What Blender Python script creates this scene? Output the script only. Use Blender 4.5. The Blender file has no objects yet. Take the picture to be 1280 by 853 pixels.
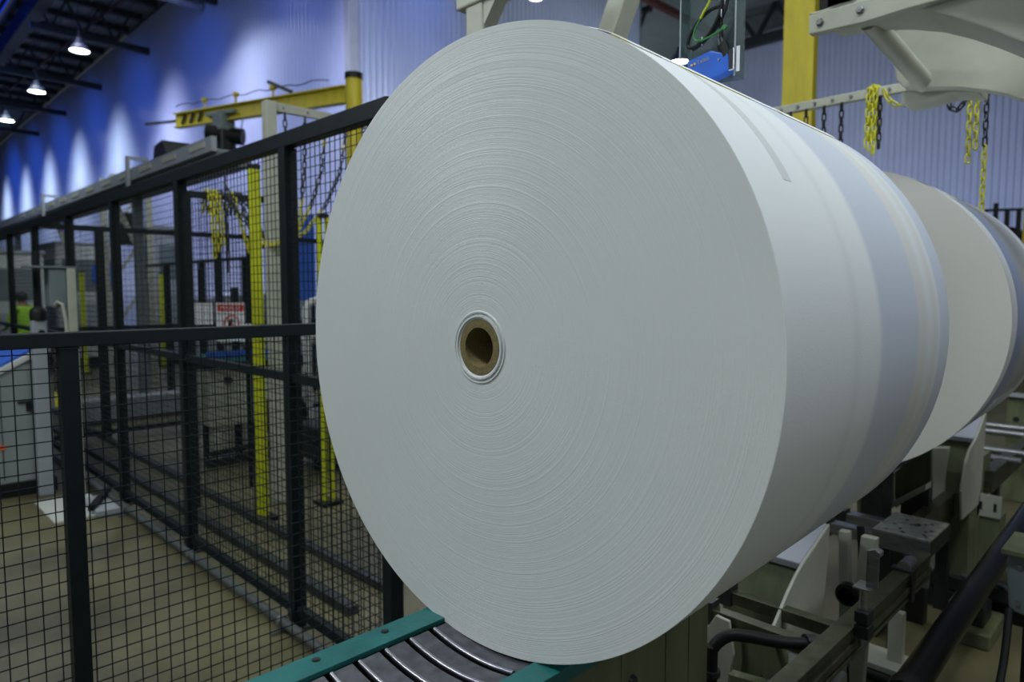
import bpy, math, random
from mathutils import Vector, Matrix
random.seed(7)
PI = math.pi
S = bpy.context.scene
COL = S.collection
R = math.radians

# ------------------------------------------------------------ camera
CAM_H = 1.71
cd = bpy.data.cameras.new('camera')
cd.sensor_width = 36.0
cd.lens = 859.1/1280*36
cd.clip_start = 0.05
cd.clip_end = 200
cd.dof.use_dof = True
cd.dof.focus_distance = 1.50
cd.dof.aperture_fstop = 3.2
cam = bpy.data.objects.new('camera', cd)
COL.objects.link(cam)
cam.location = (0, 0, CAM_H)
cam.rotation_euler = (R(90-4.154), 0, R(45.25-90))
S.camera = cam

# ------------------------------------------------------------ world, exposure, large lights
w = bpy.data.worlds.new('world'); S.world = w
w.use_nodes = True
w.node_tree.nodes['Background'].inputs[0].default_value = (0.72, 0.86, 1.0, 1)
w.node_tree.nodes['Background'].inputs[1].default_value = 0.075
S.view_settings.view_transform = 'Standard'
S.view_settings.look = 'None'
S.view_settings.gamma = 1
S.view_settings.exposure = -0.95
S.view_settings.use_curve_mapping = False

def light(name, kind, loc, target, power, color, **kw):
    d = bpy.data.lights.new(name, kind)
    d.energy = power; d.color = color
    for k, v in kw.items(): setattr(d, k, v)
    o = bpy.data.objects.new(name, d); COL.objects.link(o)
    o.location = loc
    o.rotation_euler = (Vector(target)-Vector(loc)).to_track_quat('-Z', 'Y').to_euler()
    return o
# the hall's overhead lamps above and in front of the roll, plus added unseen fills
light('bay_light_over_roll', 'AREA', (2.2, -1.0, 7.0), (1.5, 0.9, 1.6), 410, (0.86, 0.94, 1.0), shape='RECTANGLE', size=2.4, size_y=1.2)
light('roll_side_fill', 'AREA', (3.2, -5.5, 4.2), (1.6, 1.0, 1.6), 92, (0.80, 0.86, 1.0), shape='RECTANGLE', size=3.0, size_y=1.5)  # unseen area fill added to lighten the roll's right side
light('bay_light_by_roll_end', 'AREA', (-2.2, 1.4, 8.0), (0.9, 1.0, 1.4), 540, (0.93, 0.99, 0.98), shape='RECTANGLE', size=2.0, size_y=1.2)
light('bay_light_aisle', 'AREA', (-5.0, 0.5, 3.6), (0.9, 1.0, 1.3), 90, (0.88, 0.95, 1.0), shape='RECTANGLE', size=2.5, size_y=1.5)
light('second_roll_fill', 'SPOT', (2.3, -0.3, 3.9), (2.98, 0.8, 1.5), 13, (1.0, 0.96, 0.88), spot_size=R(60), spot_blend=0.9, shadow_soft_size=0.3)  # added warm spot without a fixture, warms the second roll's end
light('bay_light_machinery', 'AREA', (4.2, -3.2, 5.0), (3.4, 0.9, 0.4), 42, (1.0, 0.98, 0.80), shape='RECTANGLE', size=1.2, size_y=1.2)
light('face_fan_fill', 'AREA', (-3.0, 6.6, 5.8), (0.9, 1.0, 1.2), 280, (0.88, 0.96, 1.0), shape='RECTANGLE', size=1.6, size_y=1.0)  # unseen light added to draw the bright fan on the roll end
light('far_left_fill', 'AREA', (1.5, 13.5, 7.0), (3.0, 17.0, 1.0), 480, (0.85, 0.95, 1.0), shape='RECTANGLE', size=4, size_y=2)  # added fill that lifts the dark machines at far left
light('floor_spot_by_rail', 'SPOT', (3.3, -0.6, 4.5), (3.75, 0.80, 0), 130, (1.0, 0.92, 0.55), spot_size=R(13), spot_blend=.3, shadow_soft_size=.05)
light('bay_light_rear', 'AREA', (4.5, 6.5, 8.5), (4.5, 6.0, 0), 330, (0.92, 0.98, 0.90), shape='RECTANGLE', size=5, size_y=3)
light('bay_light_left_aisle', 'SPOT', (0.2, 5.2, 7.0), (0.9, 4.4, 0), 290, (1.0, 0.94, 0.62), spot_size=R(58), spot_blend=0.8, shadow_soft_size=0.5)
light('right_wall_fill', 'AREA', (20.0, 6.5, 3.2), (26.3, 7.5, 2.6), 430, (0.58, 0.66, 1.0), shape='RECTANGLE', size=10, size_y=2)  # unseen low wash added for a blue gradient on the right wall
light('violet_wash_back', 'AREA', (12.0, 9.5, 2.6), (12.5, 14.6, 3.6), 120, (0.56, 0.62, 1.0), shape='RECTANGLE', size=9, size_y=1.5)
light('violet_wash_left', 'AREA', (6.2, 17.5, 2.2), (9.0, 17.5, 2.8), 110, (0.66, 0.66, 1.0), shape='RECTANGLE', size=6, size_y=1.2)
light('violet_wash_left_far', 'AREA', (4.5, 40, 2.2), (9.0, 40, 2.6), 500, (0.62, 0.68, 1.0), shape='RECTANGLE', size=36, size_y=1.2)
for k in range(9):
    light('wall_washer', 'SPOT', (6.4, 13.4+6.4*k, 10.4), (9.06, 13.9+6.4*k, 5.0), (4200, 3600, 5200, 5600, 6400, 7000, 7000, 7000, 7000)[k], ((.74, .75, 1.0) if k < 3 else (.78, .90, 1.0)), spot_size=R(66), spot_blend=1.0, shadow_soft_size=1.1)
for k in range(7):
    light('blue_flood', 'SPOT', (4.6, 16.0+6.4*k, 10.6), (9.0, 17.5+6.4*k, 8.2), 820+70*k, (0.012, 0.15, 1.0), spot_size=R(96), spot_blend=1.0, shadow_soft_size=1.0)
light('blue_flood', 'SPOT', (11.0, 11.6, 10.8), (10.6, 14.6, 7.6), 420, (0.03, 0.16, 1.0), spot_size=R(80), spot_blend=1.0, shadow_soft_size=.3)
light('far_hall_fill', 'POINT', (25.5, 22.0, 8.0), (25, 22, 0), 1500, (0.80, 0.92, 1.0), shadow_soft_size=0.5)  # unseen point light added to brighten the black far hall

# ------------------------------------------------------------ materials
MATS = {}
def mat(name, c, rough=0.6, metal=0.0, vary=0.0, scale=6.0, bump=0.0, bscale=60.0, spec=0.5, emit=None, c2=None, stretch=None, contrast=1.0):
    if name in MATS: return MATS[name]
    m = bpy.data.materials.new(name); m.use_nodes = True
    nt = m.node_tree; b = nt.nodes['Principled BSDF']
    b.inputs['Base Color'].default_value = (*c, 1)
    b.inputs['Roughness'].default_value = rough
    b.inputs['Metallic'].default_value = metal
    b.inputs['Specular IOR Level'].default_value = spec
    if vary > 0 or c2:
        tc = nt.nodes.new('ShaderNodeTexCoord'); n = nt.nodes.new('ShaderNodeTexNoise')
        n.inputs['Scale'].default_value = scale; n.inputs['Detail'].default_value = 6; n.inputs['Roughness'].default_value = 0.6
        src = tc.outputs['Object']
        if stretch:
            mp = nt.nodes.new('ShaderNodeMapping'); mp.inputs['Scale'].default_value = stretch
            nt.links.new(src, mp.inputs[0]); src = mp.outputs[0]
        nt.links.new(src, n.inputs['Vector'])
        cr = nt.nodes.new('ShaderNodeValToRGB')
        lo = 0.5-0.2/contrast; hi = 0.5+0.2/contrast
        cr.color_ramp.elements[0].position = lo; cr.color_ramp.elements[1].position = hi
        a = tuple(max(0, x*(1-vary)) for x in c); d = c2 if c2 else tuple(min(1, x*(1+vary)) for x in c)
        cr.color_ramp.elements[0].color = (*a, 1); cr.color_ramp.elements[1].color = (*d, 1)
        nt.links.new(n.outputs['Fac'], cr.inputs[0]); nt.links.new(cr.outputs[0], b.inputs['Base Color'])
    if bump > 0:
        tc = nt.nodes.new('ShaderNodeTexCoord'); n = nt.nodes.new('ShaderNodeTexNoise')
        n.inputs['Scale'].default_value = bscale; n.inputs['Detail'].default_value = 4
        nt.links.new(tc.outputs['Object'], n.inputs['Vector'])
        bp = nt.nodes.new('ShaderNodeBump'); bp.inputs['Strength'].default_value = bump; bp.inputs['Distance'].default_value = 0.01
        nt.links.new(n.outputs['Fac'], bp.inputs['Height']); nt.links.new(bp.outputs[0], b.inputs['Normal'])
    if emit:
        b.inputs['Emission Color'].default_value = (*emit[0], 1); b.inputs['Emission Strength'].default_value = emit[1]
    MATS[name] = m
    return m

def roll_face_mat(name='wound_paper_end', strength=.36, ca=(0.600, 0.635, 0.635), cb=(0.700, 0.735, 0.735)):
    m = bpy.data.materials.new(name); m.use_nodes = True
    nt = m.node_tree; L = nt.links; N = nt.nodes.new; b = nt.nodes['Principled BSDF']
    tc = N('ShaderNodeTexCoord'); sx = N('ShaderNodeSeparateXYZ'); L.new(tc.outputs['Object'], sx.inputs[0])
    cv = N('ShaderNodeCombineXYZ'); L.new(sx.outputs['Y'], cv.inputs[0]); L.new(sx.outputs['Z'], cv.inputs[1])
    ln = N('ShaderNodeVectorMath'); ln.operation = 'LENGTH'; L.new(cv.outputs[0], ln.inputs[0])
    def band(freq, detail):
        mu = N('ShaderNodeMath'); mu.operation = 'MULTIPLY'; mu.inputs[1].default_value = freq
        L.new(ln.outputs['Value'], mu.inputs[0])
        n = N('ShaderNodeTexNoise'); n.noise_dimensions = '1D'; n.inputs['Scale'].default_value = 1.0; n.inputs['Detail'].default_value = detail
        n.inputs['Roughness'].default_value = 0.7
        L.new(mu.outputs[0], n.inputs['W'])
        return n.outputs['Fac']
    f1 = band(250, 4); f2 = band(640, 3); f3 = band(80, 2)
    def mix(a, b_, k):
        mm = N('ShaderNodeMath'); mm.operation = 'MULTIPLY_ADD'; mm.inputs[1].default_value = k
        L.new(b_, mm.inputs[0]); L.new(a, mm.inputs[2]); return mm.outputs[0]
    h = mix(mix(f1, f2, 0.7), f3, 0.35)
    bp = N('ShaderNodeBump'); bp.inputs['Strength'].default_value = strength; bp.inputs['Distance'].default_value = 0.0022
    L.new(h, bp.inputs['Height']); L.new(bp.outputs[0], b.inputs['Normal'])
    # winding layers differ a little in tone; large soft cloudiness
    cl = N('ShaderNodeTexNoise'); cl.inputs['Scale'].default_value = 3.0; cl.inputs['Detail'].default_value = 3; L.new(tc.outputs['Object'], cl.inputs['Vector'])
    mm0 = N('ShaderNodeMath'); mm0.operation = 'MULTIPLY_ADD'; mm0.inputs[1].default_value = 0.5; mm0.inputs[2].default_value = 0.75; L.new(cl.outputs['Fac'], mm0.inputs[0]); tone = mix(mm0.outputs[0], f2, 0.12)
    cr = N('ShaderNodeValToRGB'); cr.color_ramp.elements[0].position = 0.72; cr.color_ramp.elements[1].position = 1.42
    mr = N('ShaderNodeMapRange'); mr.inputs[1].default_value = 0.7; mr.inputs[2].default_value = 1.45
    L.new(tone, mr.inputs[0])
    cr.color_ramp.elements[0].position = 0.0; cr.color_ramp.elements[1].position = 1.0
    cr.color_ramp.elements[0].color = (*ca, 1); cr.color_ramp.elements[1].color = (*cb, 1)
    L.new(mr.outputs[0], cr.inputs[0]); L.new(cr.outputs[0], b.inputs['Base Color'])
    b.inputs['Roughness'].default_value = 0.36
    b.inputs['Specular IOR Level'].default_value = 0.6
    b.inputs['Anisotropic'].default_value = 0.7
    tg = N('ShaderNodeTangent'); tg.direction_type = 'RADIAL'; tg.axis = 'X'; L.new(tg.outputs[0], b.inputs['Tangent'])
    return m
def roll_side_mat():
    m = bpy.data.materials.new('paper_wrap'); m.use_nodes = True
    nt = m.node_tree; L = nt.links; N = nt.nodes.new; b = nt.nodes['Principled BSDF']
    tc = N('ShaderNodeTexCoord'); sx = N('ShaderNodeSeparateXYZ'); L.new(tc.outputs['Object'], sx.inputs[0])
    nz = N('ShaderNodeTexNoise'); nz.inputs['Scale'].default_value = 2.5; nz.inputs['Detail'].default_value = 2; L.new(tc.outputs['Object'], nz.inputs['Vector'])
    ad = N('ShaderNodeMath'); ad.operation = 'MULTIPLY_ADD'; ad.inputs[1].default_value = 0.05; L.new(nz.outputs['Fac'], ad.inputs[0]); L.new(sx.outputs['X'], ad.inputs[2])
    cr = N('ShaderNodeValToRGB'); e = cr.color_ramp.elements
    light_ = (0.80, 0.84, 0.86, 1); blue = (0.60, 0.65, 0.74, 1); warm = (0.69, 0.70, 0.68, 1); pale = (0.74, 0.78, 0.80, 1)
    stops = [(0.0, light_), (0.30, light_), (0.33, pale), (0.36, light_), (0.455, light_), (0.485, blue), (0.735, blue), (0.75, warm), (0.80, warm), (0.84, pale), (0.89, warm), (0.935, pale), (0.95, blue), (1.0, blue)]  # reflection-like bluish and warm bands painted into the wrap colour
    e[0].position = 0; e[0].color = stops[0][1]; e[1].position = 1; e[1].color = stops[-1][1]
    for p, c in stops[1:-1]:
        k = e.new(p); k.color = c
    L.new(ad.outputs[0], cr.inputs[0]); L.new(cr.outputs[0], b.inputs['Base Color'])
    b.inputs['Roughness'].default_value = 0.42
    b.inputs['Specular IOR Level'].default_value = 0.4
    n2 = N('ShaderNodeTexNoise'); n2.inputs['Scale'].default_value = 260; n2.inputs['Detail'].default_value = 2; L.new(tc.outputs['Object'], n2.inputs['Vector'])
    bp = N('ShaderNodeBump'); bp.inputs['Strength'].default_value = 0.12; bp.inputs['Distance'].default_value = 0.002
    L.new(n2.outputs['Fac'], bp.inputs['Height']); L.new(bp.outputs[0], b.inputs['Normal'])
    return m

M_FACE = roll_face_mat(); M_FACE2 = roll_face_mat('smooth_paper_end', .12, (0.63, 0.625, 0.60), (0.70, 0.695, 0.67)); M_SIDE = roll_side_mat()
M = dict(
 floor=mat('concrete', (0.090, 0.083, 0.043), 0.5, vary=0.45, scale=0.9, bump=0.15, bscale=30, contrast=1.5),
 fence=mat('dark_green_grey_steel', (0.006, 0.010, 0.012), 0.5, vary=0.2, scale=12, spec=.25),
 wire=mat('wire_steel', (0.007, 0.012, 0.014), 0.5, metal=0.0, spec=.25),
 yellow=mat('yellow_paint', (0.62, 0.55, 0.02), 0.45, vary=0.12, scale=8),
 yelgreen=mat('lime_yellow_paint', (0.48, 0.53, 0.012), 0.45, vary=0.08, scale=8),
 oldyellow=mat('worn_yellow_paint', (0.50, 0.42, 0.02), 0.5, vary=0.15, scale=4, stretch=(3, 3, .6)),
 chainyellow=mat('yellow_chain_plastic', (0.52, 0.50, 0.02), 0.45),
 conduit=mat('grey_conduit', (0.055, 0.062, 0.060), 0.5, vary=.2, scale=5),
 deskgrey=mat('cabinet_grey', (0.22, 0.25, 0.25), 0.5, vary=.08, scale=3),
 black=mat('black_rubber', (0.007, 0.008, 0.008), 0.5, spec=.25),
 blackplastic=mat('black_plastic', (0.012, 0.013, 0.016), 0.4),
 teal=mat('teal_paint', (0.012, 0.120, 0.115), 0.42, vary=0.25, scale=9, bump=0.1, bscale=80),
 steel=mat('brushed_steel', (0.30, 0.31, 0.33), 0.36, metal=0.85, vary=0.3, scale=14, stretch=(8, 1, 8)),
 slat=mat('worn_slat_steel', (0.14, 0.14, 0.165), 0.40, metal=0.75, vary=0.35, scale=30, stretch=(1, 1, 1)),
 lip=mat('polished_slat_edge', (0.42, 0.41, 0.45), 0.30, metal=0.95),
 cream=mat('cream_paint', (0.42, 0.43, 0.36), 0.45, vary=0.12, scale=4),
 white=mat('white_machine_paint', (0.50, 0.52, 0.50), 0.4, vary=0.08, scale=5),
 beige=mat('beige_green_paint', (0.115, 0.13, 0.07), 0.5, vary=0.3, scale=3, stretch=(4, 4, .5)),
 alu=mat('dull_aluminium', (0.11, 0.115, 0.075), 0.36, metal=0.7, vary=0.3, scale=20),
 darksteel=mat('dark_steel', (0.045, 0.050, 0.050), 0.45, metal=0.5, vary=0.3, scale=12),
 plate=mat('speckled_plate', (0.40, 0.41, 0.39), 0.45, metal=0.3, vary=0.35, scale=30),
 hole=mat('dark_hole', (0.006, 0.007, 0.006), 0.8),
 card=mat('cardboard_core', (0.17, 0.135, 0.055), 0.85, vary=0.2, scale=70, bump=0.3, bscale=200),
 blue=mat('blue_paint', (0.010, 0.100, 0.52), 0.4, vary=0.1, scale=10),
 bluepanel=mat('blue_panel', (0.02, 0.10, 0.48), 0.5),
 skin=mat('skin', (0.20, 0.10, 0.06), 0.6), hair=mat('black_hair', (0.008, 0.007, 0.007), 0.6),
 vest=mat('hi_vis_cloth', (0.32, 0.62, 0.03), 0.8, vary=0.25, scale=14), trousers=mat('dark_trousers', (0.02, 0.025, 0.04), 0.8),
 red=mat('sign_red', (0.55, 0.035, 0.02), 0.5), signwhite=mat('sign_white', (0.66, 0.68, 0.72), 0.5), signblack=mat('sign_black', (0.01, 0.01, 0.01), 0.5),
 roof=mat('roof_sheet', (0.14, 0.165, 0.17), 0.6, vary=0.15, scale=.6), purlin=mat('dark_purlin', (0.012, 0.018, 0.020), 0.6),
 rust=mat('rust_primer', (0.05, 0.014, 0.009), 0.7),
 lamp=mat('lamp_glass', (1, 1, 1), 0.3, emit=((0.93, 0.97, 1.0), 28)),
 lampbody=mat('lamp_housing', (0.02, 0.03, 0.06), 0.5),
 skylight=mat('blue_skylight', (0.02, 0.05, 0.3), 0.5, emit=((0.004, 0.035, 0.60), 2.0)),
 duct=mat('galvanised_duct', (0.30, 0.33, 0.36), 0.3, metal=0.7, vary=.1, scale=3),
 grey=mat('grey_paint', (0.13, 0.16, 0.17), 0.5, vary=0.15, scale=3),
 lightgrey=mat('light_grey_paint', (0.28, 0.31, 0.34), 0.5, vary=0.1, scale=3),
 tape=mat('yellow_tape', (0.50, 0.42, 0.05), 0.5), paper=mat('loose_paper', (0.80, 0.83, 0.85), 0.5),
 greenwire=mat('green_wire', (0.03, 0.18, 0.04), 0.4), led=mat('blue_led', (0.1, 0.2, 1), 0.4, emit=((0.15, 0.25, 1.0), 5)),
 tealmach=mat('teal_machine_top', (0.03, 0.22, 0.22), 0.4), orange=mat('orange_label', (0.6, 0.12, 0.02), 0.5),
 lens=mat('amber_led', (0.75, 0.45, 0.02), 0.3), chrome=mat('chrome', (0.6, 0.62, 0.64), 0.15, metal=1.0),
 lilac=mat('pale_panel', (0.36, 0.38, 0.44), 0.5, vary=.1, scale=2),
)
def wall_mat(name, c, rough, coat):
    m = mat(name, c, rough, vary=0.06, scale=.8, spec=coat)
    return m
M['wall_l'] = wall_mat('blue_white_cladding', (0.40, 0.45, 0.60), 0.30, 0.7)
M['wall_b'] = wall_mat('grey_blue_cladding', (0.34, 0.40, 0.54), 0.28, 0.8)
M['wall_r'] = wall_mat('pale_blue_cladding', (0.40, 0.45, 0.58), 0.45, 0.4)
# see-through polycarbonate
def clear_mat():
    m = bpy.data.materials.new('clear_polycarbonate'); m.use_nodes = True
    nt = m.node_tree; out = nt.nodes['Material Output']; nt.nodes.remove(nt.nodes['Principled BSDF'])
    tr = nt.nodes.new('ShaderNodeBsdfTransparent'); tr.inputs[0].default_value = (0.70, 0.78, 0.78, 1)
    gl = nt.nodes.new('ShaderNodeBsdfGlossy'); gl.inputs['Roughness'].default_value = 0.15
    df = nt.nodes.new('ShaderNodeBsdfDiffuse'); df.inputs[0].default_value = (0.28, 0.33, 0.35, 1)
    a = nt.nodes.new('ShaderNodeMixShader'); a.inputs[0].default_value = 0.22
    b = nt.nodes.new('ShaderNodeMixShader'); b.inputs[0].default_value = 0.08
    nt.links.new(tr.outputs[0], a.inputs[1]); nt.links.new(df.outputs[0], a.inputs[2])
    nt.links.new(a.outputs[0], b.inputs[1]); nt.links.new(gl.outputs[0], b.inputs[2]); nt.links.new(b.outputs[0], out.inputs[0])
    return m
M['clear'] = clear_mat()

# ------------------------------------------------------------ mesh building
def woff(o):
    v = Vector((0, 0, 0))
    while o is not None:
        v += o.location; o = o.parent
    return v
class MB:
    def __init__(s): s.v = []; s.f = []; s.m = []; s.k = 0
    def add(s, vs, fs):
        b = len(s.v); s.v += [tuple(p) for p in vs]
        for f in fs: s.f.append(tuple(b+i for i in f)); s.m.append(s.k)
        return s
    def box(s, x0, x1, y0, y1, z0, z1):
        return s.add([(x0,y0,z0),(x1,y0,z0),(x1,y1,z0),(x0,y1,z0),(x0,y0,z1),(x1,y0,z1),(x1,y1,z1),(x0,y1,z1)],
                     [(0,3,2,1),(4,5,6,7),(0,1,5,4),(1,2,6,5),(2,3,7,6),(3,0,4,7)])
    def bar(s, p, q, w_, h_, up=(0,0,1)):
        p = Vector(p); q = Vector(q); d = (q-p).normalized(); u = Vector(up)
        if abs(d.dot(u)) > .98: u = Vector((1,0,0))
        a = d.cross(u).normalized(); b = a.cross(d)
        a *= w_/2; b *= h_/2
        return s.add([p-a-b,p+a-b,p+a+b,p-a+b,q-a-b,q+a-b,q+a+b,q-a+b],[(0,1,2,3),(7,6,5,4),(0,4,5,1),(1,5,6,2),(2,6,7,3),(3,7,4,0)])
    def tube(s, pts, r, n=10, closed=False, caps=True):
        pts = [Vector(p) for p in pts]; m = len(pts); rs = r if isinstance(r, (list, tuple)) else [r]*m
        vs = []; a = None
        for i, p in enumerate(pts):
            if closed: d = (pts[(i+1) % m]-pts[i-1]).normalized()
            else: d = (pts[min(i+1, m-1)]-pts[max(i-1, 0)]).normalized()
            if a is None:
                u = Vector((0,0,1)) if abs(d.z) < .9 else Vector((1,0,0)); a = d.cross(u).normalized()
            else: a = (a-d*a.dot(d)).normalized()
            b = d.cross(a)
            vs += [p+(a*math.cos(2*PI*k/n)+b*math.sin(2*PI*k/n))*rs[i] for k in range(n)]
        fs = []
        for i in range(m if closed else m-1):
            j = (i+1) % m
            for k in range(n):
                l = (k+1) % n; fs.append((i*n+k, i*n+l, j*n+l, j*n+k))
        if caps and not closed: fs += [tuple(range(n-1, -1, -1)), tuple((m-1)*n+k for k in range(n))]
        return s.add(vs, fs)
    def cyl(s, p, q, r, n=16): return s.tube([p, q], r, n)
    def prism(s, poly, axis, a, b):
        n = len(poly)
        def P(t, u):
            return {'x': (u, t[0], t[1]), 'y': (t[0], u, t[1]), 'z': (t[0], t[1], u)}[axis]
        vs = [P(t, a) for t in poly]+[P(t, b) for t in poly]
        fs = [tuple(range(n)), tuple(range(2*n-1, n-1, -1))]+[(i, i+n, (i+1) % n+n, (i+1) % n) for i in range(n)]
        return s.add(vs, fs)
    def lathe(s, prof, c, axis=(1,0,0), n=32):
        c = Vector(c); d = Vector(axis).normalized(); u = Vector((0,0,1)) if abs(d.z) < .9 else Vector((1,0,0))
        a = d.cross(u).normalized(); b = d.cross(a); vs = []; fs = []
        for h, r in prof: vs += [c+d*h+(a*math.cos(2*PI*k/n)+b*math.sin(2*PI*k/n))*r for k in range(n)]
        for i in range(len(prof)-1):
            for k in range(n):
                l = (k+1) % n; fs.append((i*n+k, i*n+l, (i+1)*n+l, (i+1)*n+k))
        return s.add(vs, fs)
    def build(s, name, mats, parent=None, bevel=0, smooth=False, seg=2):
        me = bpy.data.meshes.new(name)
        off = woff(parent) if parent is not None else Vector((0,0,0))
        me.from_pydata([Vector(v)-off for v in s.v], [], s.f)
        if not isinstance(mats, (list, tuple)): mats = [mats]
        for m in mats: me.materials.append(m)
        me.polygons.foreach_set('material_index', s.m)
        me.update()
        import bmesh
        bm = bmesh.new(); bm.from_mesh(me); bmesh.ops.recalc_face_normals(bm, faces=bm.faces); bm.to_mesh(me); bm.free()
        if smooth:
            me.polygons.foreach_set('use_smooth', [True]*len(me.polygons))
            try: me.set_sharp_from_angle(angle=R(40))
            except Exception: pass
        o = bpy.data.objects.new(name, me); COL.objects.link(o)
        if parent is not None: o.parent = parent
        if bevel:
            b = o.modifiers.new('bevel', 'BEVEL'); b.width = bevel; b.segments = seg; b.limit_method = 'ANGLE'; b.angle_limit = R(40)
        return o
def tag(o, label=None, cat=None, group=None, kind=None):
    if label: o['label'] = label
    if cat: o['category'] = cat
    if group: o['group'] = group
    if kind: o['kind'] = kind
    return o
def thing(name, loc, label, cat, group=None):
    o = bpy.data.objects.new(name, None); COL.objects.link(o); o.location = loc
    o.empty_display_size = .1
    return tag(o, label, cat, group)
def copy_tree(o, parent=None, delta=None):
    c = o.copy(); COL.objects.link(c)
    if parent is not None: c.parent = parent
    if delta is not None: c.location = o.location+Vector(delta)
    for ch in list(o.children): copy_tree(ch, c)
    return c
def struct(o): o['kind'] = 'structure'; return o

# ------------------------------------------------------------ building shell
FL = -0.06
XW, YW, ZC, XQ = 9.06, 14.64, 11.95, 26.27
struct(MB().box(-14, 34, -10, 75, FL-0.3, FL).build('floor', M['floor']))
def corrugated(p0, p1, z0, z1, pitch, amp, nrm, thick=.1, wave=False):
    """wall sheet from p0 to p1 with trapezoid ribs standing out along nrm"""
    p0 = Vector(p0); p1 = Vector(p1); L = (p1-p0).length; d = (p1-p0)/L; nrm = Vector(nrm); n = int(L/pitch)
    prof = []
    for i in range(n):
        t = i*pitch
        if wave: prof += [(t+pitch*q/8, amp*(.5-.5*math.cos(2*PI*q/8))) for q in range(8)]
        else: prof += [(t, 0), (t+pitch*.40, 0), (t+pitch*.52, amp), (t+pitch*.88, amp)]
    prof.append((L, 0))
    vs = []; fs = []
    for z in (z0, z1):
        for t, a in prof: 
            q = p0+d*t+nrm*a; vs.append((q.x, q.y, z))
    m = len(prof)
    for i in range(m-1): fs.append((i, i+1, m+i+1, m+i))
    q = [p0-nrm*thick, p1-nrm*thick]; b = len(vs)
    vs += [(q[0].x, q[0].y, z0), (q[1].x, q[1].y, z0), (q[0].x, q[0].y, z1), (q[1].x, q[1].y, z1)]
    fs += [(b, b+2, b+3, b+1), (0, m, b+2, b), (m-1, b+1, b+3, 2*m-1)]
    return MB().add(vs, fs)
struct(corrugated((XW, 72, 0), (XW, YW+.16, 0), FL, ZC, .20, .016, (-1, 0, 0), wave=True).build('wall_left', M['wall_l'], smooth=True))
struct(corrugated((XW+.25, YW, 0), (20.9, YW, 0), FL, ZC, .178, .045, (0, -1, 0), wave=True).build('wall_back', M['wall_b'], smooth=True))
struct(corrugated((XQ, 15.4, 0), (XQ, -6, 0), FL, 11.75, .19, .035, (-1, 0, 0)).build('wall_right', M['wall_r']))
struct(MB().box(XW-.03, XW+.25, YW-.05, YW+.16, FL, ZC).build('trim_1', M['lightgrey'], bevel=.01))
struct(MB().box(20.9, 34, 33, 33.2, FL, 14).build('wall_far', M['grey']))
struct(MB().box(20.85, 20.98, YW, 33, FL, 13).build('wall_side', M['grey']))
struct(MB().box(-5, 9.2, 72, 72.2, FL, 12.5).build('wall_end', M['grey']))
# roof sheets with low ribs running along Y
rf = MB().box(5.3, XW+.1, -2, 72, ZC+.22, ZC+.35)
for i in range(13):
    rf.box(5.4+i*.3, 5.45+i*.3, -2, 72, ZC+.17, ZC+.22)
struct(rf.build('ceiling', M['roof']))
struct(MB().box(XW+.1, 34, -10, 33, 12.6, 12.75).build('ceiling_right', M['roof']))
struct(MB().box(-14, 4.9, -10, 14, 12.2, 12.35).build('ceiling_left', M['roof']))
sk = thing('window_1', (0, 30, 12.3), None, None); struct(sk)
struct(MB().box(-4, 5.2, 14.5, 72, 12.3, 12.36).build('pane', M['skylight'], sk))
sm = MB()
for i in range(26): sm.box(-4+i*.36, -3.88+i*.36, 14.5, 72, 12.22, 12.3)
sm.build('glazing_bars', M['purlin'], sk)
# roof steel
GP = 'steel purlins under the roof on the left'
p0 = None
for k in range(14):
    y = 25.5+1.72*k
    if p0 is None:
        p0 = thing('roof_purlin', (7.1, y, ZC), 'dark steel purlin running across the underside of the ribbed roof at left', 'beam', GP)
        MB().box(5.3, XW-.1, y-.05, y+.05, ZC-.02, ZC+.20).build('web', M['purlin'], p0)
        MB().box(5.3, XW-.1, y-.12, y+.12, ZC-.04, ZC-.02).build('flange', M['purlin'], p0)
        first = p0
    else: copy_tree(first, None, (0, y-first.location.y, 0))
GR = 'roof truss chords ending on the left wall'
first = None
for k in range(5):
    y = 22.2+6.4*k+6.4*(k > 0)*0
    if first is None:
        first = thing('roof_truss', (7.1, y, 10.8), 'dark truss chord and diagonals reaching from the roof to the tall blue-lit wall', 'truss', GR)
        MB().box(5.3, XW, y-.11, y+.11, 10.62, 10.84).build('bottom_chord', M['purlin'], first)
        d = MB()
        for a, b in ((5.4, 6.4), (6.4, 7.4), (7.4, 8.4)):
            d.bar((a, y, 11.85), ((a+b)/2, y, 10.8), .07, .07).bar(((a+b)/2, y, 10.8), (b, y, 11.85), .07, .07)
        d.build('diagonals', M['purlin'], first)
    else: copy_tree(first, None, (0, y-first.location.y, 0))
tag(MB().box(5.32, 5.72, 10, 70, 11.15, 11.75).build('roof_girder', M['purlin']), 'long dark roof girder beside the glowing blue skylight, top left', 'beam')
tag(MB().tube([(6.0, 23.3, 10.9), (9.0, 23.3, 10.9)], .17, 14).build('ventilation_pipe', M['duct'], smooth=True), 'shiny grey pipe under the roof reaching the left wall', 'pipe')
rr = thing('red_roof_brace', (7.4, 30, 11.8), 'thin rust-red brace line crossing the dark purlins at left', 'brace')
MB().bar((7.9, 24.5, 11.83), (6.9, 44, 11.83), .07, .07).build('bar', M['rust'], rr)
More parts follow.
